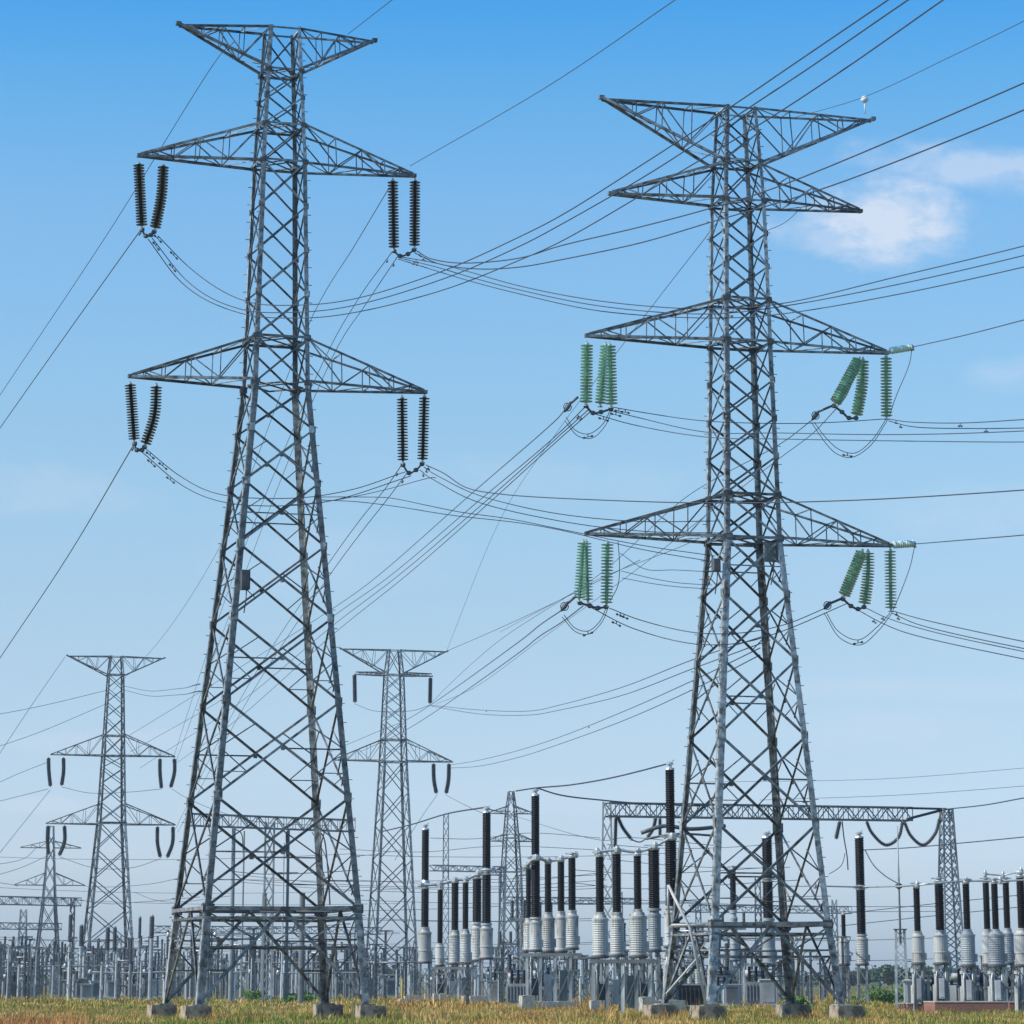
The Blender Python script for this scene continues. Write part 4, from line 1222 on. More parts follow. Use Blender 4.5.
busbar([(646, 839, DC + 5), (675, 834, DC + 5), (720, 836, DC + 6)], .07, 'thinner dark busbar just under the thick one behind the right tower', 'plate', False)
busbar([(784, 886, 262), (815, 886, 250), (861, 887, 262), (899, 886, 240), (917, 885, DF), (966, 881, DF), (1000, 881, DF), (1050, 879, DF)], .06, 'long level busbar across the units at the right edge')
busbar([(985, 874, DF + 3), (1003, 875, DF + 3), (1021, 871, DF + 2), (1045, 868, DF + 2)], .05, 'short raised busbar near the right edge')

# small footing blocks and brick plinths
def block(px, Y, w, h, d, label, m='block', rz=YAW, grp='pale concrete blocks at the foot of the equipment'):
    p = at(px, ground_y(Y), Y)
    mb = MB()
    mb.box((0, 0, h / 2 - .05), (w, d, h), 0, .94)
    mb.box((0, 0, h + .005 - .05), (w * .5, d * .5, .05))
    FEET.append((p.x, p.y, max(w, d) * .7))
    o = mb.build('concrete_block', m)
    o.location = (p.x, p.y, 0)
    o.rotation_euler = (0, 0, rz)
    tag(o, label, 'block', grp)
for a_ in [(404, DA - 15, .9, .55, .9, 'small pale block by the yellow post'), (413, DA - 10, 1.6, .75, .8, 'rounded grey block at the left foot of the farther row'),
           (436, DA - 12, .5, .95, .5, 'first of three narrow upright blocks under the farther row'), (442, DA - 12, .5, .95, .5, 'second of three narrow upright blocks under the farther row'), (449, DA - 12, .5, .8, .5, 'third of three narrow upright blocks under the farther row'),
           (467, DA - 20, .8, .8, .8, 'square pale block under the right half of the farther row'), (478, DA - 22, 1.5, .8, .9, 'wide pale block under the farther row\'s right end'),
           (527, DB - 10, .9, 1.0, .9, 'bright block under the left corner of the middle platform'), (546, DB - 6, 2.0, .6, .8, 'long low block under the middle platform'), (564, DB - 4, 1.8, .6, .8, 'low shaded block under the middle platform\'s right end'),
           (594, DC - 2, .5, .8, .5, 'small bright block at the left corner of the nearer platform'), (647, DC - 14, .75, 1.05, .75, 'tall leaning block in front of the right end of the nearer platform'),
           (668, DC - 8, 1.9, .85, 1.0, 'broad stained block beside the right tower\'s left leg')]:
    block(*a_)
build_grass()
def plinth(x0, x1, Y0, h, d, label, rz=R(4)):
    p = at((x0 + x1) / 2, ground_y(Y0), Y0)
    w = (x1 - x0) * mpp(Y0)
    root = empty('brick_plinth', (p.x, p.y, 0), rz, label, 'plinth', 'red brick plinths under the equipment')
    mb = MB()
    mb.box((0, d / 2, h / 2 - .05), (w, d, h))
    mb.build('brick_wall', 'brick', root)
    mb = MB()
    mb.box((0, d / 2, h - .05 + .03), (w + .05, d + .05, .06))
    mb.build('coping', 'block', root)
plinth(908, 930, 200, .55, 3.0, 'short brick plinth at the left end of the right-hand equipment')
plinth(936, 1008, 195, .68, 3.4, 'long red brick plinth under the right-hand equipment')
plinth(1010, 1045, 203, .62, 3.0, 'darker brick plinth cut by the right edge')
plinth(680, 712, 186, .50, 2.0, 'weathered pinkish brick plinth behind the right tower\'s bright leg')

# portal gantries
def gantry(PL, PR, zt, hb, wb_, label, nb, cols, s=.10, rear=None):
    PL, PR = V(PL), V(PR)
    root = empty('portal_gantry', (PL.x, PL.y, 0), 0, label, 'gantry', 'lattice portal gantries of the switchyard')
    b = V((PL.x, PL.y, 0))
    mb = MB()
    lattice_box_beam(mb, PL - b + V((0, 0, zt - hb / 2)), PR - b + V((0, 0, zt - hb / 2)), hb, wb_, nb, s)
    mb.build('beam', 'steel_yard', root)
    for t, w0, w1, ext in cols:
        p = PL.lerp(PR, t) - b
        mb = MB()
        H = zt - hb * .02 + ext
        n = int(H / 1.5)
        for sx, sy in CORN:
            mb.bar(p + V((sx * w0, sy * w0, 0)), p + V((sx * w1, sy * w1, H)), s)
        for i in range(n):
            za, zb2 = H * i / n, H * (i + 1) / n
            wa, wc = w0 + (w1 - w0) * i / n, w0 + (w1 - w0) * (i + 1) / n
            for k in range(4):
                c, e = CORN[k], CORN[(k + 1) % 4]
                mb.bar(p + V((c[0] * wa, c[1] * wa, za)), p + V((e[0] * wc, e[1] * wc, zb2)), s * .6)
                mb.bar(p + V((e[0] * wa, e[1] * wa, za)), p + V((c[0] * wc, c[1] * wc, zb2)), s * .6)
        mb.build('column', 'steel_yard', root)
    return root
G1L, G1R = at(607, 815, 250), at(910, 812, 257)
G1L.z = G1R.z = 0
zg = at(606, 803, 250).z
gantry(G1L, G1R, zg, 1.0, 1.0, 'long lattice gantry behind the right tower', 30, [(0.0, .60, .28, 0.1)], .12)
cr_ = empty('lattice_column', at(946.5, 815, 258).to_2d().to_3d(), YAW, 'tall tapering lattice column at the right end of the long gantry', 'column')
mb = MB()
Hc = at(945, 810, 258).z
for sx, sy in CORN:
    mb.bar((sx * .95, sy * .95, 0), (sx * .38, sy * .38, Hc), .12)
nn = 14
for i in range(nn):
    wa, wc = .95 - .57 * i / nn, .95 - .57 * (i + 1) / nn
    za, zc = Hc * i / nn, Hc * (i + 1) / nn
    for k in range(4):
        c, e = CORN[k], CORN[(k + 1) % 4]
        mb.bar((c[0] * wa, c[1] * wa, za), (e[0] * wc, e[1] * wc, zc), .075)
        mb.bar((e[0] * wa, e[1] * wa, za), (c[0] * wc, c[1] * wc, zc), .075)
mb.build('column_lattice', 'steel_yard', cr_)
mb = MB(); mb.box((0, 0, Hc + .05), (.9, .9, .1)); mb.build('cap_plate', 'steel_yard', cr_)
GH = 'swagged insulator chains under the long gantry'
def chain(pts, n, r, label, grp, Y=None):
    ins_string([at(*p) for p in pts], int(n * 1.4), r * .82, 'grey_ins', label, grp, 'plate', 8, .6)
DG = 254
chain([(866, 820, DG), (872, 833, DG), (886, 845, DG), (898, 838, DG), (903, 820, DG)], 26, .22, 'swagged chain between the lone unit and the gantry\'s right end', GH)
chain([(904, 821, DG), (911, 836, DG), (923, 845, DG), (935, 834, DG), (940, 817, DG)], 26, .22, 'swagged chain between the gantry\'s right end and the lattice column', GH)
chain([(840, 821, DG), (838, 830, DG), (836, 839, DG)], 8, .26, 'short chain hanging just right of the right tower\'s leg', GH)
chain([(617, 815, 250), (623, 828, 250), (632, 840, 250)], 14, .24, 'left half of the swag under the gantry\'s left end', GH)
chain([(656, 817, 250), (653, 829, 250), (647, 838, 250)], 14, .24, 'right half of the swag under the gantry\'s left end', GH)
chain([(616, 816, 251), (615.5, 833, 251), (615, 849, 251)], 14, .24, 'upright chain beside the gantry\'s left column', GH)
chain([(660, 818, 251), (660, 828, 251), (660, 836, 251)], 9, .22, 'short upright chain left of the tallest unit', GH)
wire('taut stay from the gantry\'s right end to the top of the lattice column', [(907, 819, 256), (946, 809, 258)], .11, 'wires at the long gantry', name='stay_wire')
wire('upper stay from the gantry\'s top chord to the lattice column', [(905, 808, 256), (946, 809, 258)], .09, 'wires at the long gantry', name='stay_wire')
wire('hanging lead beside the short chain right of the tower', [(842, 820, 254), (844, 838, 254), (847, 856, 254), (848, 870, 254)], .05, 'wires at the long gantry', name='drop_wire')
wire('slack lead from the lone unit\'s top to the level busbar', [(865, 850, 262), (872, 863, 258), (884, 875, 250), (899, 884, 240)], .045, 'wires at the long gantry', name='drop_wire')
wire('slack lead curving below the right tower\'s leg', [(845, 853, 256), (843, 862, 256), (836, 870, 258), (829, 874, 258)], .03, 'wires at the long gantry', name='drop_wire')
wire('swag lead joining the two chains under the gantry\'s left end', [(632, 840, 250), (640, 842, 250), (647, 838, 250)], .05, 'wires at the long gantry', name='drop_wire')

# second gantry, seen through the left tower
DG2 = 300
g2a, g2b = at(188, 822, DG2 - 6), at(352, 822, DG2 + 6)
g2a.z = g2b.z = 0
gantry(g2a, g2b, at(260, 817, DG2).z, 1.05, 1.0, 'lattice gantry seen through the left tower', 18, [(.49, .40, .40, -.4)], .12)
GP2 = 'steel bus posts seen through the left tower'
def yard_post(px, Y, ytop, w, label, grp, ins=None, m='steel_yard', bands=True, arm=None):
    p = at(px, (ytop + 960) / 2, Y)
    root = empty('bus_support', (p.x, p.y, 0), 0, label, 'bus support', grp)
    z = at(px, ytop, Y).z
    zi = at(px, ins, Y).z if ins else z
    mb = MB()
    r = w * mpp(Y) / 2
    mb.lathe((0, 0, 0), (0, 0, 1), [(0, r * 2), (.08, r * 2), (.09, r * 1.1), (zi * .5, r), (zi * .5 + .02, r * 1.35), (zi * .5 + .2, r * 1.35), (zi * .5 + .22, r * .95), (zi, r * .9)], 10)
    mb.build('post', m, root)
    if ins:
        mb = MB()
        mb.lathe((0, 0, zi), (0, 0, z), shed_profile(z - zi, r * 1.25, .2), 10)
        mb.build('insulator', 'grey_ins', root)
        mb = MB()
        mb.lathe((0, 0, z), (0, 0, z + .3), [(0, r * .9), (.12, r * 1.1), (.2, r * .4), (.3, r * .3)], 8)
        mb.build('cap', 'cap', root)
    if arm:
        mb = MB()
        for ya, half in arm:
            mb.box((0, 0, at(px, ya, Y).z), (half * 2 * mpp(Y), .12, .14))
        mb.build('cross_bar', m, root)
    return root
yard_post(232.5, 296, 828, 4.2, 'thick left post under the gantry seen through the left tower', GP2, ins=None, arm=[(917, 7)])
yard_post(243, 300, 831, 1.8, 'slim post next to the thick post in the left tower', GP2)
yard_post(283, 305, 843, 1.6, 'slimmer pale post right of centre in the left tower', GP2, m='steel_light')
yard_post(287.5, 300, 830, 3.0, 'right post with dark hanging insulator in the left tower', GP2, ins=None, arm=[(873, 10)])
yard_post(264, 320, 893, 5, 'stout post low at the centre of the left tower', GP2, ins=None)
yard_post(302, 290, 893, 6, 'broad grey post beside the left tower\'s heavy front leg', GP2)
yard_post(201, 330, 912, 4, 'stout post just inside the left tower\'s first legs', GP2, ins=925)
chain([(287, 831, 300), (287.3, 845, 300), (287.5, 858, 300)], 12, .26, 'dark chain hanging from the gantry inside the left tower', 'chains inside the left tower')
wire('curved lead arching from the gantry inside the left tower, left one', [(235, 829, 299), (241, 833, 299), (243, 850, 300), (243, 905, 300)], .05, 'leads inside the left tower', name='drop_wire')
wire('curved lead arching from the gantry inside the left tower, right one', [(316, 829, 301), (323, 836, 301), (327, 860, 301), (330, 905, 301)], .07, 'leads inside the left tower', name='drop_wire')
wire('second curved lead right of the heavy leg in the left tower', [(312, 832, 302), (325, 855, 302), (333, 880, 302), (352, 902, 302)], .04, 'leads inside the left tower', name='drop_wire')
wire('level lead crossing the left tower\'s body', [(228, 871, 300), (262, 874, 300), (310, 873, 300), (360, 870, 300)], .035, 'leads inside the left tower')
wire('round loop of cable beside the heavy leg', [(307, 922, 297), (297, 923, 297), (293, 930, 297), (299, 937, 297), (309, 938, 297)], .07, 'leads inside the left tower', name='cable_loop', cat='cable')
for k, (x0, x1, y, Y, r, lb) in enumerate(((196, 352, 918, 310, .17, 'thick dark pipe bus low inside the left tower'), (276, 372, 949, 312, .09, 'thin pipe bus right inside the left tower'), (278, 366, 973, 312, .07, 'lowest pipe bus inside the left tower'), (168, 262, 935, 330, .06, 'thin pipe bus left inside the left tower'))):
    busbar([(x0, y, Y), ((x0 + x1) / 2, y, Y), (x1, y - .5, Y)], r, lb, 'steel_yard')

# far-left gantries and masts
g3a, g3b = at(-30, ground_y(440), 440), at(76, ground_y(452), 452)
gantry(g3a, g3b, at(40, 897, 446).z, 1.05, 1.0, 'far gantry at the left edge with a lattice beam', 16, [(.94, .35, .25, 0)], .14)
g4a, g4b = at(-30, ground_y(530), 530), at(58, ground_y(540), 540)
gantry(g4a, g4b, at(20, 923, 535).z, 1.0, 1.0, 'lower farther gantry at the left edge', 12, [(.57, .9, .45, 2.2)], .14)
g5a, g5b = at(430, ground_y(420), 420), at(505, ground_y(426), 426)
gantry(g5a, g5b, at(470, 866, 423).z, .7, .8, 'low far gantry behind the farther row', 12, [(.2, .45, .3, 6.5), (.95, .3, .3, 0)], .12)
GM = 'tall bus posts at the left of the yard'
yard_post(139.5, 360, 918, 2.6, 'slim tall post right of the distant left tower', GM, ins=938, m='steel')
yard_post(151.5, 340, 917, 4.2, 'thick tall post with tapered insulator right of the distant left tower', GM, ins=938)
yard_post(107.5, 400, 928, 3.8, 'left post of the black topped pair inside the distant left tower', GM, ins=950, arm=[(940, 12)])
yard_post(114.5, 400, 928, 3.4, 'right post of the black topped pair inside the distant left tower', GM, ins=952)
yard_post(70, 400, 915, 3.4, 'dark tapered post left of the distant left tower', GM, ins=942, m='steel')
yard_post(62, 420, 942, 2.2, 'small dark post at the foot of the faint far tower', GM, ins=962, m='steel')
yard_post(81, 390, 926, 3.6, 'dark post hugging the distant left tower\'s left leg', GM, ins=946, m='steel')
yard_post(17, 450, 952, 3.4, 'stubby dark topped post near the left edge', GM, ins=972)
yard_post(208, 300, 930, 4.0, 'post inside the left tower\'s first two legs', GM, ins=955)

for (xa, xb, ya, Y, hb, n_, cols, lb) in [(150, 380, 926, 400, .8, 26, [(.12, .45, .28, .6), (.5, .4, .26, .2), (.9, .45, .28, 1.5)], 'low far gantry passing behind the left tower\'s base'),
        (-30, 130, 948, 470, .8, 20, [(.2, .4, .3, 1.0), (.6, .4, .3, .3), (.93, .4, .3, 2.0)], 'lowest far gantry at the left edge'),
        (505, 640, 897, 400, .7, 16, [(.1, .4, .26, 2.5), (.85, .4, .26, .8)], 'low far gantry behind the middle row'),
        (690, 850, 905, 380, .8, 18, [(.05, .4, .26, .4), (.42, .45, .28, 3.2), (.9, .4, .26, .8)], 'low far gantry seen through the right tower\'s base')]:
    ga, gb = at(xa, ya, Y), at(xb, ya, Y + (xb - xa) * .05)
    ga.z = gb.z = 0
    gantry(ga, gb, at((xa + xb) / 2, ya, Y).z, hb, .8, lb, n_, cols, .11)
for (x0, x1, y, Y, lb) in [(-20, 150, 966, 380, 'long pipe bus low across the left yard'), (90, 250, 972, 350, 'long pipe bus low before the distant left tower'), (240, 420, 962, 360, 'long pipe bus low behind the left tower'),
                           (425, 600, 958, 300, 'long pipe bus low behind the farther row'), (600, 800, 950, 290, 'long pipe bus low behind the right tower\'s base'), (690, 830, 938, 275, 'pipe bus at belt height behind the right tower')]:
    busbar([(x0 + (x1 - x0) * t / 4, y + (t % 2), Y) for t in range(5)], .09, lb, 'steel_yard')

# lightning mast at the right
lm = empty('lightning_mast', at(899, 890, 235).to_2d().to_3d(), 0, 'slender mast on a two-legged lattice base left of the brick plinth', 'mast')
s_ = mpp(235)
zA, zB = at(898, 930, 235).z, at(898, 826, 235).z
mb = MB()
mb.tube([(0, 0, zA - 1), (0, 0, (zA + zB) / 2), (0, 0, zB)], [.09, .07, .03], 8)
mb.build('spike', 'steel_yard', lm)
mb = MB()
for sx, sy in CORN:
    mb.bar((sx * .42, sy * .42, 0), (sx * .30, sy * .30, zA), .10)
for i in range(8):
    for k in range(4):
        c, e = CORN[k], CORN[(k + 1) % 4]
        w0, w1 = .42 - .015 * i, .42 - .015 * (i + 1)
        a, b = (c, e) if (i + k) % 2 else (e, c)
        mb.bar((a[0] * w0, a[1] * w0, zA * i / 8), (b[0] * w1, b[1] * w1, zA * (i + 1) / 8), .05)
mb.build('lattice_base', 'steel_light', lm)
mb = MB(); mb.box((0, 0, zA + .04), (.9, .9, .08)); mb.lathe((0, 0, at(898, 886, 235).z - .2), (0, 0, 99), [(0, .1), (.1, .25), (.3, .25), (.4, .1)], 8); mb.build('collar', 'plate', lm)

# white stay poles against the right tower's left leg
st_ = empty('pipe_stay', at(690, 990, 156).to_2d().to_3d(), 0, 'white leaning pipe frame beside the right tower\'s left legs', 'pipe frame')
b0 = st_.location.copy()
Q = lambda px, py, Y=155.5: at(px, py, Y) - b0
mb = MB(); mb.tube([Q(668, 885), Q(690, 928), Q(706, 1004)], .07, 8); mb.build('long_pipe', 'pale_pipe', st_)
mb = MB(); mb.tube([Q(668, 885), Q(668, 905), Q(670, 925)], .06, 8); mb.build('upright_pipe', 'steel_light', st_)
mb = MB(); mb.tube([Q(671, 925), Q(706, 925.5)], .06, 8); mb.build('cross_pipe', 'pale_pipe', st_)
mb = MB(); mb.tube([Q(700, 955), Q(666, 994)], .05, 8); mb.build('short_brace', 'pale_pipe', st_)
# dark transformer tank low behind the right tower
dt = empty('oil_transformer', at(688, ground_y(208), 208).to_2d().to_3d(), R(8), 'low black oil transformer with pale bushings behind the right tower\'s left legs', 'transformer')
mb = MB(); mb.box((0, 0, .85), (1.9, 1.3, 1.5)); 
for i in range(7): mb.box((-.8 + i * .27, -.75, .85), (.07, .22, 1.2))
mb.build('tank', 'dark_cab', dt)
mb = MB(); mb.box((0, 0, 1.64), (2.1, 1.5, .08)); mb.build('lid', 'block', dt)
for x in (-.5, .1, .6):
    mb = MB(); mb.lathe((x, 0, 1.68), (x, 0, 3), shed_profile(.9, .16, .15), 10); mb.build('bushing', 'tank', dt)
# red roofed cabinet, yellow marker post
rc = empty('switch_cabinet', at(517, ground_y(330), 330).to_2d().to_3d(), R(10), 'small grey switch cabinet with a faded red roof behind the middle rows', 'cabinet')
mb = MB(); mb.box((0, 0, 1.2), (1.7, 1.2, 2.4)); mb.build('cabinet_body', 'cabinet', rc)
mb = MB(); mb.box((0, 0, 2.55), (2.1, 1.5, .3), 0, .8); mb.build('roof', 'red', rc)
mb = MB(); mb.box((.0, -.62, 1.2), (.7, .04, 1.9)); mb.build('door', 'dark_cab', rc)
yp = empty('marker_post', at(402, ground_y(262), 262).to_2d().to_3d(), 0, 'thin yellow marker post left of the farther row', 'post')
mb = MB(); mb.lathe((0, 0, 0), (0, 0, 3), [(0, .09), (2.05, .09), (2.1, .05)], 8); mb.build('post', 'yellow', yp)
mb = MB(); mb.lathe((0, 0, 2.1), (0, 0, 3), [(0, .12), (.12, .12), (.18, .04)], 8); mb.build('cap', 'plate', yp)

# rows of far bus supports: one of each kind, then copies
def proto_plain(m='steel_light', r0=.17):
    r = empty('yard_post', (0, 0, 0), 0)
    mb = MB(); mb.lathe((0, 0, 0), (0, 0, 9), [(0, r0 * 1.7), (.1, r0 * 1.7), (.11, r0 * 1.2), (4.2, r0)], 8); mb.build('post', m, r)
    mb = MB(); mb.box((0, 0, 4.27), (.8, .3, .14)); mb.build('head_plate', 'steel_yard', r)
    mb = MB(); mb.box((0, -r0 * 1.2, 1.5), (.30, .2, .5)); mb.build('terminal_box', 'cabinet', r)
    return r
def proto_dark():
    r = empty('dark_yard_post', (0, 0, 0), 0)
    mb = MB(); mb.box((0, 0, 2.1), (.26, .03, 4.2)); mb.box((-.115, 0, 2.1), (.03, .24, 4.2)); mb.box((.115, 0, 2.1), (.03, .24, 4.2)); mb.box((0, 0, .05), (.6, .6, .1)); mb.build('post', 'brace', r)
    mb = MB(); mb.bar((0, 0, 3.3), (.9, 0, 4.1), .07); mb.bar((-.9, 0, 4.15), (.9, 0, 4.15), .11); mb.build('bracket', 'brace', r)
    return r
def proto_ins():
    r = empty('insulator_post', (0, 0, 0), 0)
    mb = MB(); mb.lathe((0, 0, 0), (0, 0, 9), [(0, .30), (.1, .30), (.11, .20), (2.9, .18)], 8); mb.build('post', 'steel_yard', r)
    mb = MB(); mb.lathe((0, 0, 2.9), (0, 0, 9), shed_profile(1.9, .2, .2), 10); mb.build('insulator', 'grey_ins', r)
    mb = MB(); mb.lathe((0, 0, 4.8), (0, 0, 9), [(0, .2), (.1, .25), (.2, .1)], 8); mb.build('cap', 'plate', r)
    return r
def proto_portal():
    r = empty('twin_support', (0, 0, 0), 0)
    for x in (-.75, .75):
        mb = MB(); mb.box((x, 0, 1.6), (.18, .18, 3.2)); mb.build('leg', 'steel_yard', r)
    mb = MB(); mb.box((0, 0, 3.3), (2.3, .5, .2)); mb.bar((-.75, 0, .4), (.75, 0, 2.9), .08); mb.bar((.75, 0.1, .4), (-.75, 0.1, 2.9), .08); mb.build('cross_beam', 'brace', r)
    for x in (-.75, .75):
        mb = MB(); mb.lathe((x, 0, 3.4), (x, 0, 9), shed_profile(1.5, .19, .2), 8); mb.build('insulator', 'grey_ins', r)
    mb = MB(); mb.tube([(-1.0, 0, 4.98), (1.0, 0, 4.98)], .06, 6); mb.build('contact_arm', 'cap', r)
    return r
def proto_lattice():
    r = empty('lattice_support', (0, 0, 0), 0)
    mb = MB()
    for sx, sy in CORN: mb.bar((sx * .42, sy * .42, 0), (sx * .26, sy * .26, 6.0), .09)
    for i in range(6):
        w0, w1 = .42 - .027 * i, .42 - .027 * (i + 1)
        for k in range(4):
            c, e = CORN[k], CORN[(k + 1) % 4]
            mb.bar((c[0] * w0, c[1] * w0, i), (e[0] * w1, e[1] * w1, i + 1), .05)
            mb.bar((e[0] * w0, e[1] * w0, i), (c[0] * w1, c[1] * w1, i + 1), .05)
    mb.build('lattice_column', 'steel_yard', r)
    mb = MB(); mb.box((0, 0, 6.1), (2.6, .35, .2)); mb.build('top_beam', 'brace', r)
    for x in (-1.1, 0, 1.1):
        mb = MB(); mb.lathe((x, 0, 6.2), (x, 0, 9), shed_profile(1.3, .17, .2), 8); mb.build('insulator', 'grey_ins', r)
    return r
def proto_cab():
    r = empty('yard_cabinet', (0, 0, 0), 0)
    mb = MB(); mb.box((0, 0, 1.15), (1.3, .8, 2.1)); mb.box((0, 0, .06), (1.4, .9, .12)); mb.build('cabinet_body', 'cabinet', r)
    mb = MB(); mb.box((0, 0, 2.25), (1.5, 1.0, .1)); mb.build('roof', 'steel_light', r)
    mb = MB(); mb.box((0, -.42, 1.2), (.9, .04, 1.6)); mb.build('door', 'steel_yard', r)
    return r
def proto_trans():
    r = empty('small_transformer', (0, 0, 0), 0)
    mb = MB(); mb.box((0, 0, 1.1), (1.8, 1.1, 1.7))
    for i in range(7): mb.box((-.75 + i * .25, -.65, 1.1), (.07, .2, 1.3))
    mb.build('tank', 'steel_yard', r)
    mb = MB(); mb.tube([(-.8, .1, 2.6), (.8, .1, 2.6)], .28, 8); mb.build('conservator', 'tank_blue', r)
    for x in (-.5, 0, .5):
        mb = MB(); mb.lathe((x, -.2, 1.95), (x, -.2, 9), shed_profile(1.2, .13, .15), 8); mb.build('bushing', 'dark_ins', r)
    mb = MB(); mb.box((0, 0, .12), (2.0, 1.3, .24)); mb.build('base', 'concrete', r)
    return r
protos = [(proto_plain, 'plain pale steel post in the crowded far yard', 'post', 'plain pale posts in the far yard'),
          (proto_dark, 'dark bracketed steel post in the crowded far yard', 'post', 'dark bracketed posts in the far yard'),
          (proto_ins, 'far yard post topped by a single dark insulator', 'bus support', 'far yard posts topped by a dark insulator'),
          (proto_portal, 'two-legged far yard support with twin dark insulators', 'bus support', 'two-legged supports in the far yard'),
          (proto_lattice, 'small lattice support with three insulators in the far yard', 'bus support', 'small lattice supports in the far yard'),
          (proto_cab, 'grey cabinet standing among the far yard posts', 'cabinet', 'grey cabinets in the far yard'),
          (proto_trans, 'small finned transformer among the far yard posts', 'transformer', 'small finned transformers in the far yard')]
rng = random.Random(11)
spots = [[] for _ in protos]
def scatter(k, n, x0, x1, y0, y1, s0, s1):
    for _ in range(n):
        spots[k].append((rng.uniform(x0, x1), rng.uniform(y0, y1), rng.uniform(s0, s1)))
# left yard
scatter(0, 130, -8, 418, 330, 560, .6, 1.3)
scatter(1, 130, -8, 418, 330, 540, .6, 1.8)
scatter(2, 80, -8, 420, 330, 560, .6, 1.5)
scatter(3, 60, -5, 410, 350, 560, .6, 1.3)
scatter(4, 34, -5, 415, 380, 560, .6, 1.05)
scatter(5, 16, 0, 400, 345, 480, .7, 1.1)
scatter(6, 12, 0, 410, 345, 480, .8, 1.2)
# behind the middle rows and inside the right tower
scatter(0, 60, 425, 850, 255, 420, .5, 1.1)
scatter(1, 60, 425, 850, 240, 420, .5, 1.3)
scatter(2, 44, 425, 850, 260, 430, .6, 1.4)
scatter(3, 32, 425, 845, 260, 430, .6, 1.2)
scatter(4, 12, 500, 840, 280, 430, .7, 1.3)
scatter(5, 14, 430, 830, 240, 360, .6, 1.0)
scatter(6, 12, 430, 835, 240, 330, .7, 1.0)
# between the transformers on the brick plinth
scatter(0, 8, 912, 1030, 215, 280, .4, .7)
scatter(1, 10, 912, 1030, 212, 270, .4, .8)
scatter(2, 8, 912, 1030, 220, 300, .5, .8)
scatter(5, 5, 915, 1030, 206, 230, .6, .9)
scatter(6, 6, 912, 1030, 206, 230, .6, .85)
for (fn, lb, ct_, gr), sp in zip(protos, spots):
    src = fn()
    tag(src, lb, ct_, gr)
    for i, (px, Y, sc_) in enumerate(sp):
        o = src if i == 0 else copy_tree(src)
        p = at(px, ground_y(Y), Y)
        o.location = (p.x, p.y, 0)
        wx = rng.uniform(.45, 1.0) if fn in (proto_plain, proto_ins, proto_dark) else 1
        o.scale = (wx, wx, sc_)
        o.rotation_euler = (0, 0, rng.uniform(-.2, .4))

# long low yard wires
low = [('gantry wire rising to the right edge from the lattice column top', [(948, 809, 258), (985, 805, 245), (1024, 798, 232), (1060, 792, 224)], .045),
       ('wire rising to the right edge across the lattice column', [(862, 850, 262), (905, 848, 255), (951, 844, 245), (1024, 837, 230), (1060, 833, 224)], .04),
       ('faint long wire above the gantry at the right', [(760, 800, 420), (900, 795, 400), (1024, 786, 380), (1060, 783, 375)], .03),
       ('fainter topmost long wire above the gantry at the right', [(700, 782, 460), (880, 779, 440), (1024, 768, 420), (1060, 765, 415)], .03),
       ('wire behind the right-hand units, upper', [(840, 914, 300), (867, 911, 300), (932, 904, 290), (1040, 893, 280)], .035),
       ('wire behind the right-hand units, lower', [(840, 926, 300), (867, 923, 300), (932, 916, 290), (1040, 905, 280)], .035),
       ('wire from the middle row\'s tallest top up to the tallest unit', [(516, 791, DB + 4), (536, 788, DB), (570, 785, DB - 8), (620, 776, DC + 8), (671, 763, DC + 2)], .05),
       ('slack wire from the middle row\'s tallest top to the long gantry', [(537, 788, DB), (560, 795, 228), (600, 800, 238), (650, 804, 248), (700, 806, 252)], .055),
       ('wire from the farther row\'s right top to the left', [(487, 807, DA), (450, 813, 300), (413, 824, 340), (380, 832, 380)], .07),
       ('second wire from the farther row\'s right top to the faint tower', [(487, 809, DA), (498, 811, 380), A(T6, 511, 811)], .06),
       ('long level yard wire at the gantry foot, left of centre', [(340, 849, 420), (420, 852, 400), (500, 846, 380), (600, 850, 360)], .035),
       ('level yard wire just below the farther row\'s bars', [(430, 838, 380), (470, 839, 380), (530, 833, 370), (600, 838, 360)], .035),
       ('level yard wire between the middle and nearer rows, upper', [(511, 815, 598), (600, 840, 380), (640, 838, 320), (720, 846, 300)], .035),
       ('level yard wire between the middle and nearer rows, middle', [(575, 870, 330), (620, 873, 330), (680, 873, 310), (760, 868, 300)], .035),
       ('level yard wire between the middle and nearer rows, lower', [(575, 883, 330), (620, 888, 330), (700, 886, 310), (800, 880, 300)], .035),
       ('lowest yard wire between the middle and nearer rows', [(575, 900, 330), (640, 903, 330), (720, 898, 310), (830, 896, 300)], .03),
       ('level wire across the left yard through the distant tower, upper', [(-20, 939, 430), (100, 941, 420), (180, 934, 400), (300, 927, 380), (350, 924, 306)], .035),
       ('level wire across the left yard through the distant tower, lower', [(-20, 963, 430), (60, 962, 430), (140, 961, 410), (230, 958, 390)], .045),
       ('faint wire from the far-left gantry to the distant tower', [(74, 899, 450), (100, 903, 450), (140, 902, 430), (200, 897, 400)], .035),
       ('faint wire curving right of the distant left tower', [(134, 892, 440), (155, 900, 420), (180, 902, 400), (230, 896, 380)], .03),
       ('faint far wire at the left edge below the pointed tower\'s arms', [(-20, 880, 600), (8, 884, 640), A(T5, 18, 886)], .05),
       ('faint far wire at the left edge above the pointed tower\'s arms', [(-20, 867, 600), (25, 858, 660), A(T5, 36, 848)], .05),
       ('faint wire from the pointed tower right to the distant tower', [A(T5, 84, 886), (110, 887, 640), (150, 884, 580), (180, 878, 520)], .045)]
for lb, p, r in low:
    wire(lb, p, r, 'low wires over the switchyard')
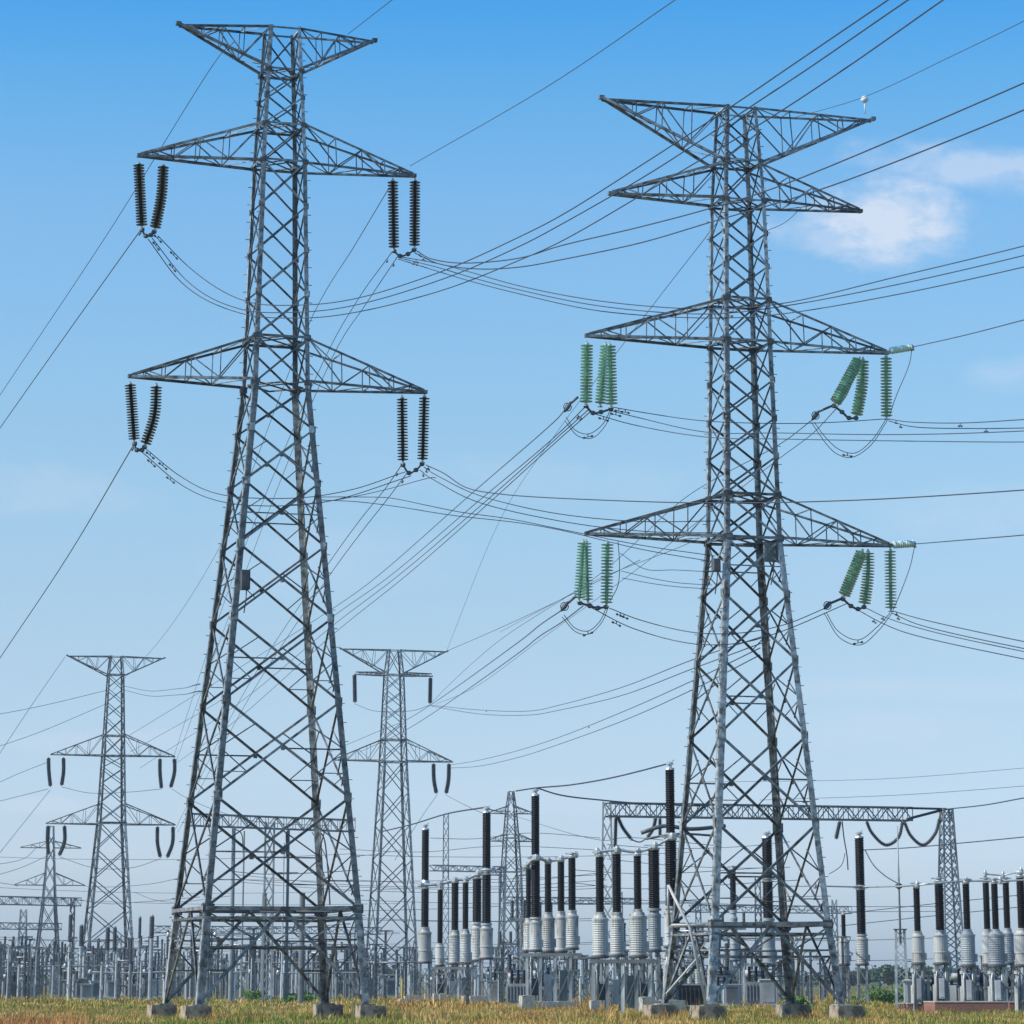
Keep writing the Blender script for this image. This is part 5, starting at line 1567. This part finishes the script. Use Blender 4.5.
rw = random.Random(5)
ANCH = [(-40, 430), (236, 300), (350, 306), (400, 470), (607, 252), (690, 270), (790, 262), (946, 262), (1064, 280)]
for i in range(34):
    a, b = sorted(rw.sample(range(len(ANCH)), 2))
    if b - a > 3: b = a + 3
    (x0, Y0), (x1, Y1) = ANCH[a], ANCH[b]
    y0 = rw.uniform(842, 962)
    y1 = y0 + rw.uniform(-12, 10)
    sg = rw.uniform(2, 9) * (x1 - x0) / 300
    wire('faint level background wire among the yard posts', [(x0, y0, Y0 + 40), ((3 * x0 + x1) / 4, (3 * y0 + y1) / 4 + sg * .75, (3 * Y0 + Y1) / 4 + 45), ((x0 + x1) / 2, (y0 + y1) / 2 + sg, (Y0 + Y1) / 2 + 50), ((x0 + 3 * x1) / 4, (y0 + 3 * y1) / 4 + sg * .75, (Y0 + 3 * Y1) / 4 + 45), (x1, y1, Y1 + 40)], .028, 'faint level background wires')

# ------------------------------------------------------------------ far trees and shrubs
def crown_mesh(name, rad, hgt, n, leaf, seed, m, parent, z0):
    r = random.Random(seed)
    mb = MB()
    lobes = [(r.uniform(-.6, .6) * rad, r.uniform(-.6, .6) * rad, z0 + hgt * r.uniform(.25, .8), rad * r.uniform(.35, .62)) for _ in range(9)]
    for i in range(n):
        lx, ly, lz, lr = r.choice(lobes)
        d = V((r.gauss(0, 1), r.gauss(0, 1), r.gauss(0, 1))).normalized() * lr * r.uniform(.55, 1.08)
        p = V((lx, ly, lz)) + V((d.x, d.y, d.z * hgt / rad * .55))
        a = V((r.gauss(0, 1), r.gauss(0, 1), r.gauss(0, 1))).normalized()
        b = a.cross(V((r.gauss(0, 1), r.gauss(0, 1), r.gauss(0, 1)))).normalized()
        s = leaf * r.uniform(.6, 1.3)
        mb._add([p + a * s, p + b * s * .6, p - a * s, p - b * s * .6], [(0, 1, 2, 3)])
    return mb.build(name, m, parent)
def far_tree(px, Y, h, rad, seed, label, m='leaf'):
    p = at(px, ground_y(Y), Y)
    root = empty('tree', (p.x, p.y, 0), 0, label, 'tree', 'trees on the horizon')
    mb = MB()
    mb.tube([(0, 0, 0), (.1, 0, h * .3), (0, .1, h * .6)], [h * .035, h * .028, h * .012], 8)
    for k in range(4):
        an = k * 1.7 + seed
        mb.tube([(0, 0, h * (.25 + .06 * k)), (math.cos(an) * rad * .5, math.sin(an) * rad * .5, h * (.5 + .08 * k))], [h * .015, h * .006], 6)
    mb.build('trunk', 'bark', root)
    crown_mesh('crown', rad, h * .85, 700, rad * .13, seed, m, root, h * .15)
tl = [(868, 820, 5.2, 3.6, 'low dark tree just right of the lone tall unit'), (880, 900, 6.4, 4.6, 'rounded dark tree between the lone unit and the mast'), (892, 860, 6.0, 4.2, 'dark tree directly behind the mast'),
      (905, 920, 5.6, 4.2, 'far tree between mast and brick plinth'), (924, 980, 6.4, 4.6, 'far tree behind the first plinth unit'), (952, 900, 6.0, 4.2, 'far tree behind the lattice column'),
      (978, 960, 7.0, 4.8, 'far tree behind the third plinth unit'), (1004, 900, 6.2, 4.4, 'far tree behind the close black pair'), (1028, 940, 6.6, 4.6, 'far tree at the right edge'),
      (850, 940, 5.6, 4.4, 'far tree right behind the right tower\'s last leg'), (826, 1000, 5.2, 4.4, 'far tree glimpsed inside the right tower\'s base'), (404, 940, 6.2, 4.8, 'far tree right of the distant middle tower\'s legs'),
      (388, 980, 6.6, 5.0, 'far tree between the distant middle tower\'s legs'), (372, 960, 6.4, 5.0, 'far tree left of the distant middle tower')]
for i, (px, Y, h, rad, lb) in enumerate(tl):
    far_tree(px, Y, h, rad, i + 1, lb)
fw = MB()
rf = random.Random(9)
for i in range(5200):
    X = rf.uniform(-330, 330)
    yy = 1250 + rf.uniform(-25, 25)
    hmax = 5.2 + 1.6 * math.sin(X * .045) + 1.3 * math.sin(X * .13 + 1) + .8 * math.sin(X * .31)
    p = V((X, yy, rf.random() ** .7 * hmax))
    a = V((rf.gauss(0, 1), rf.gauss(0, 1), rf.gauss(0, 1))).normalized()
    b = a.cross(V((rf.gauss(0, 1), rf.gauss(0, 1), rf.gauss(0, 1)))).normalized()
    s = rf.uniform(.7, 1.5)
    fw._add([p + a * s, p + b * s * .7, p - a * s, p - b * s * .7], [(0, 1, 2, 3)])
tag(fw.build('far_woodland', 'leaf'), 'thin dark band of far woodland along the horizon', 'woodland', None, 'stuff')
for i, (px, Y, w, h, lb) in enumerate([(884, 285, 2.0, 1.5, 'bright green shrub left of the mast'), (872, 300, 1.6, 1.2, 'smaller green shrub beside the lone unit'), (893, 270, 1.3, 1.0, 'low green shrub at the foot of the mast'),
                                       (799, 205, .9, 1.0, 'small yellow-green shrub behind the right tower\'s last footing'), (262, 320, 2.2, 1.0, 'low bushy weeds inside the left tower\'s base'), (300, 300, 1.8, .9, 'low bushy weeds by the left tower\'s heavy leg')]):
    p = at(px, ground_y(Y), Y)
    root = empty('shrub', (p.x, p.y, 0), 0, lb, 'shrub', 'shrubs in the grass')
    mb = MB()
    for k in range(5):
        an = k * 1.3
        mb.tube([(0, 0, 0), (math.cos(an) * w * .3, math.sin(an) * w * .3, h * .7)], [.04, .015], 5)
    mb.build('stems', 'bark', root)
    crown_mesh('foliage', w, h, 600, .14, 40 + i, 'leaf_light', root, 0)

# ------------------------------------------------------------------ haze
HAZE = 0.00012
hz = MB()
hz.box((0, 900, 44), (1400, 2000, 90))
hm = bpy.data.materials.new('thin_air_haze')
hm.use_nodes = True
hm.node_tree.nodes.clear()
vol = hm.node_tree.nodes.new('ShaderNodeVolumePrincipled')
vol.inputs['Color'].default_value = (0.80, 0.88, 0.98, 1)
vol.inputs['Density'].default_value = HAZE
vol.inputs['Anisotropy'].default_value = 0.2
ho = hm.node_tree.nodes.new('ShaderNodeOutputMaterial')
hm.node_tree.links.new(vol.outputs[0], ho.inputs['Volume'])
tag(hz.build('haze', hm), 'thin bluish haze over the far switchyard', None, None, 'stuff')
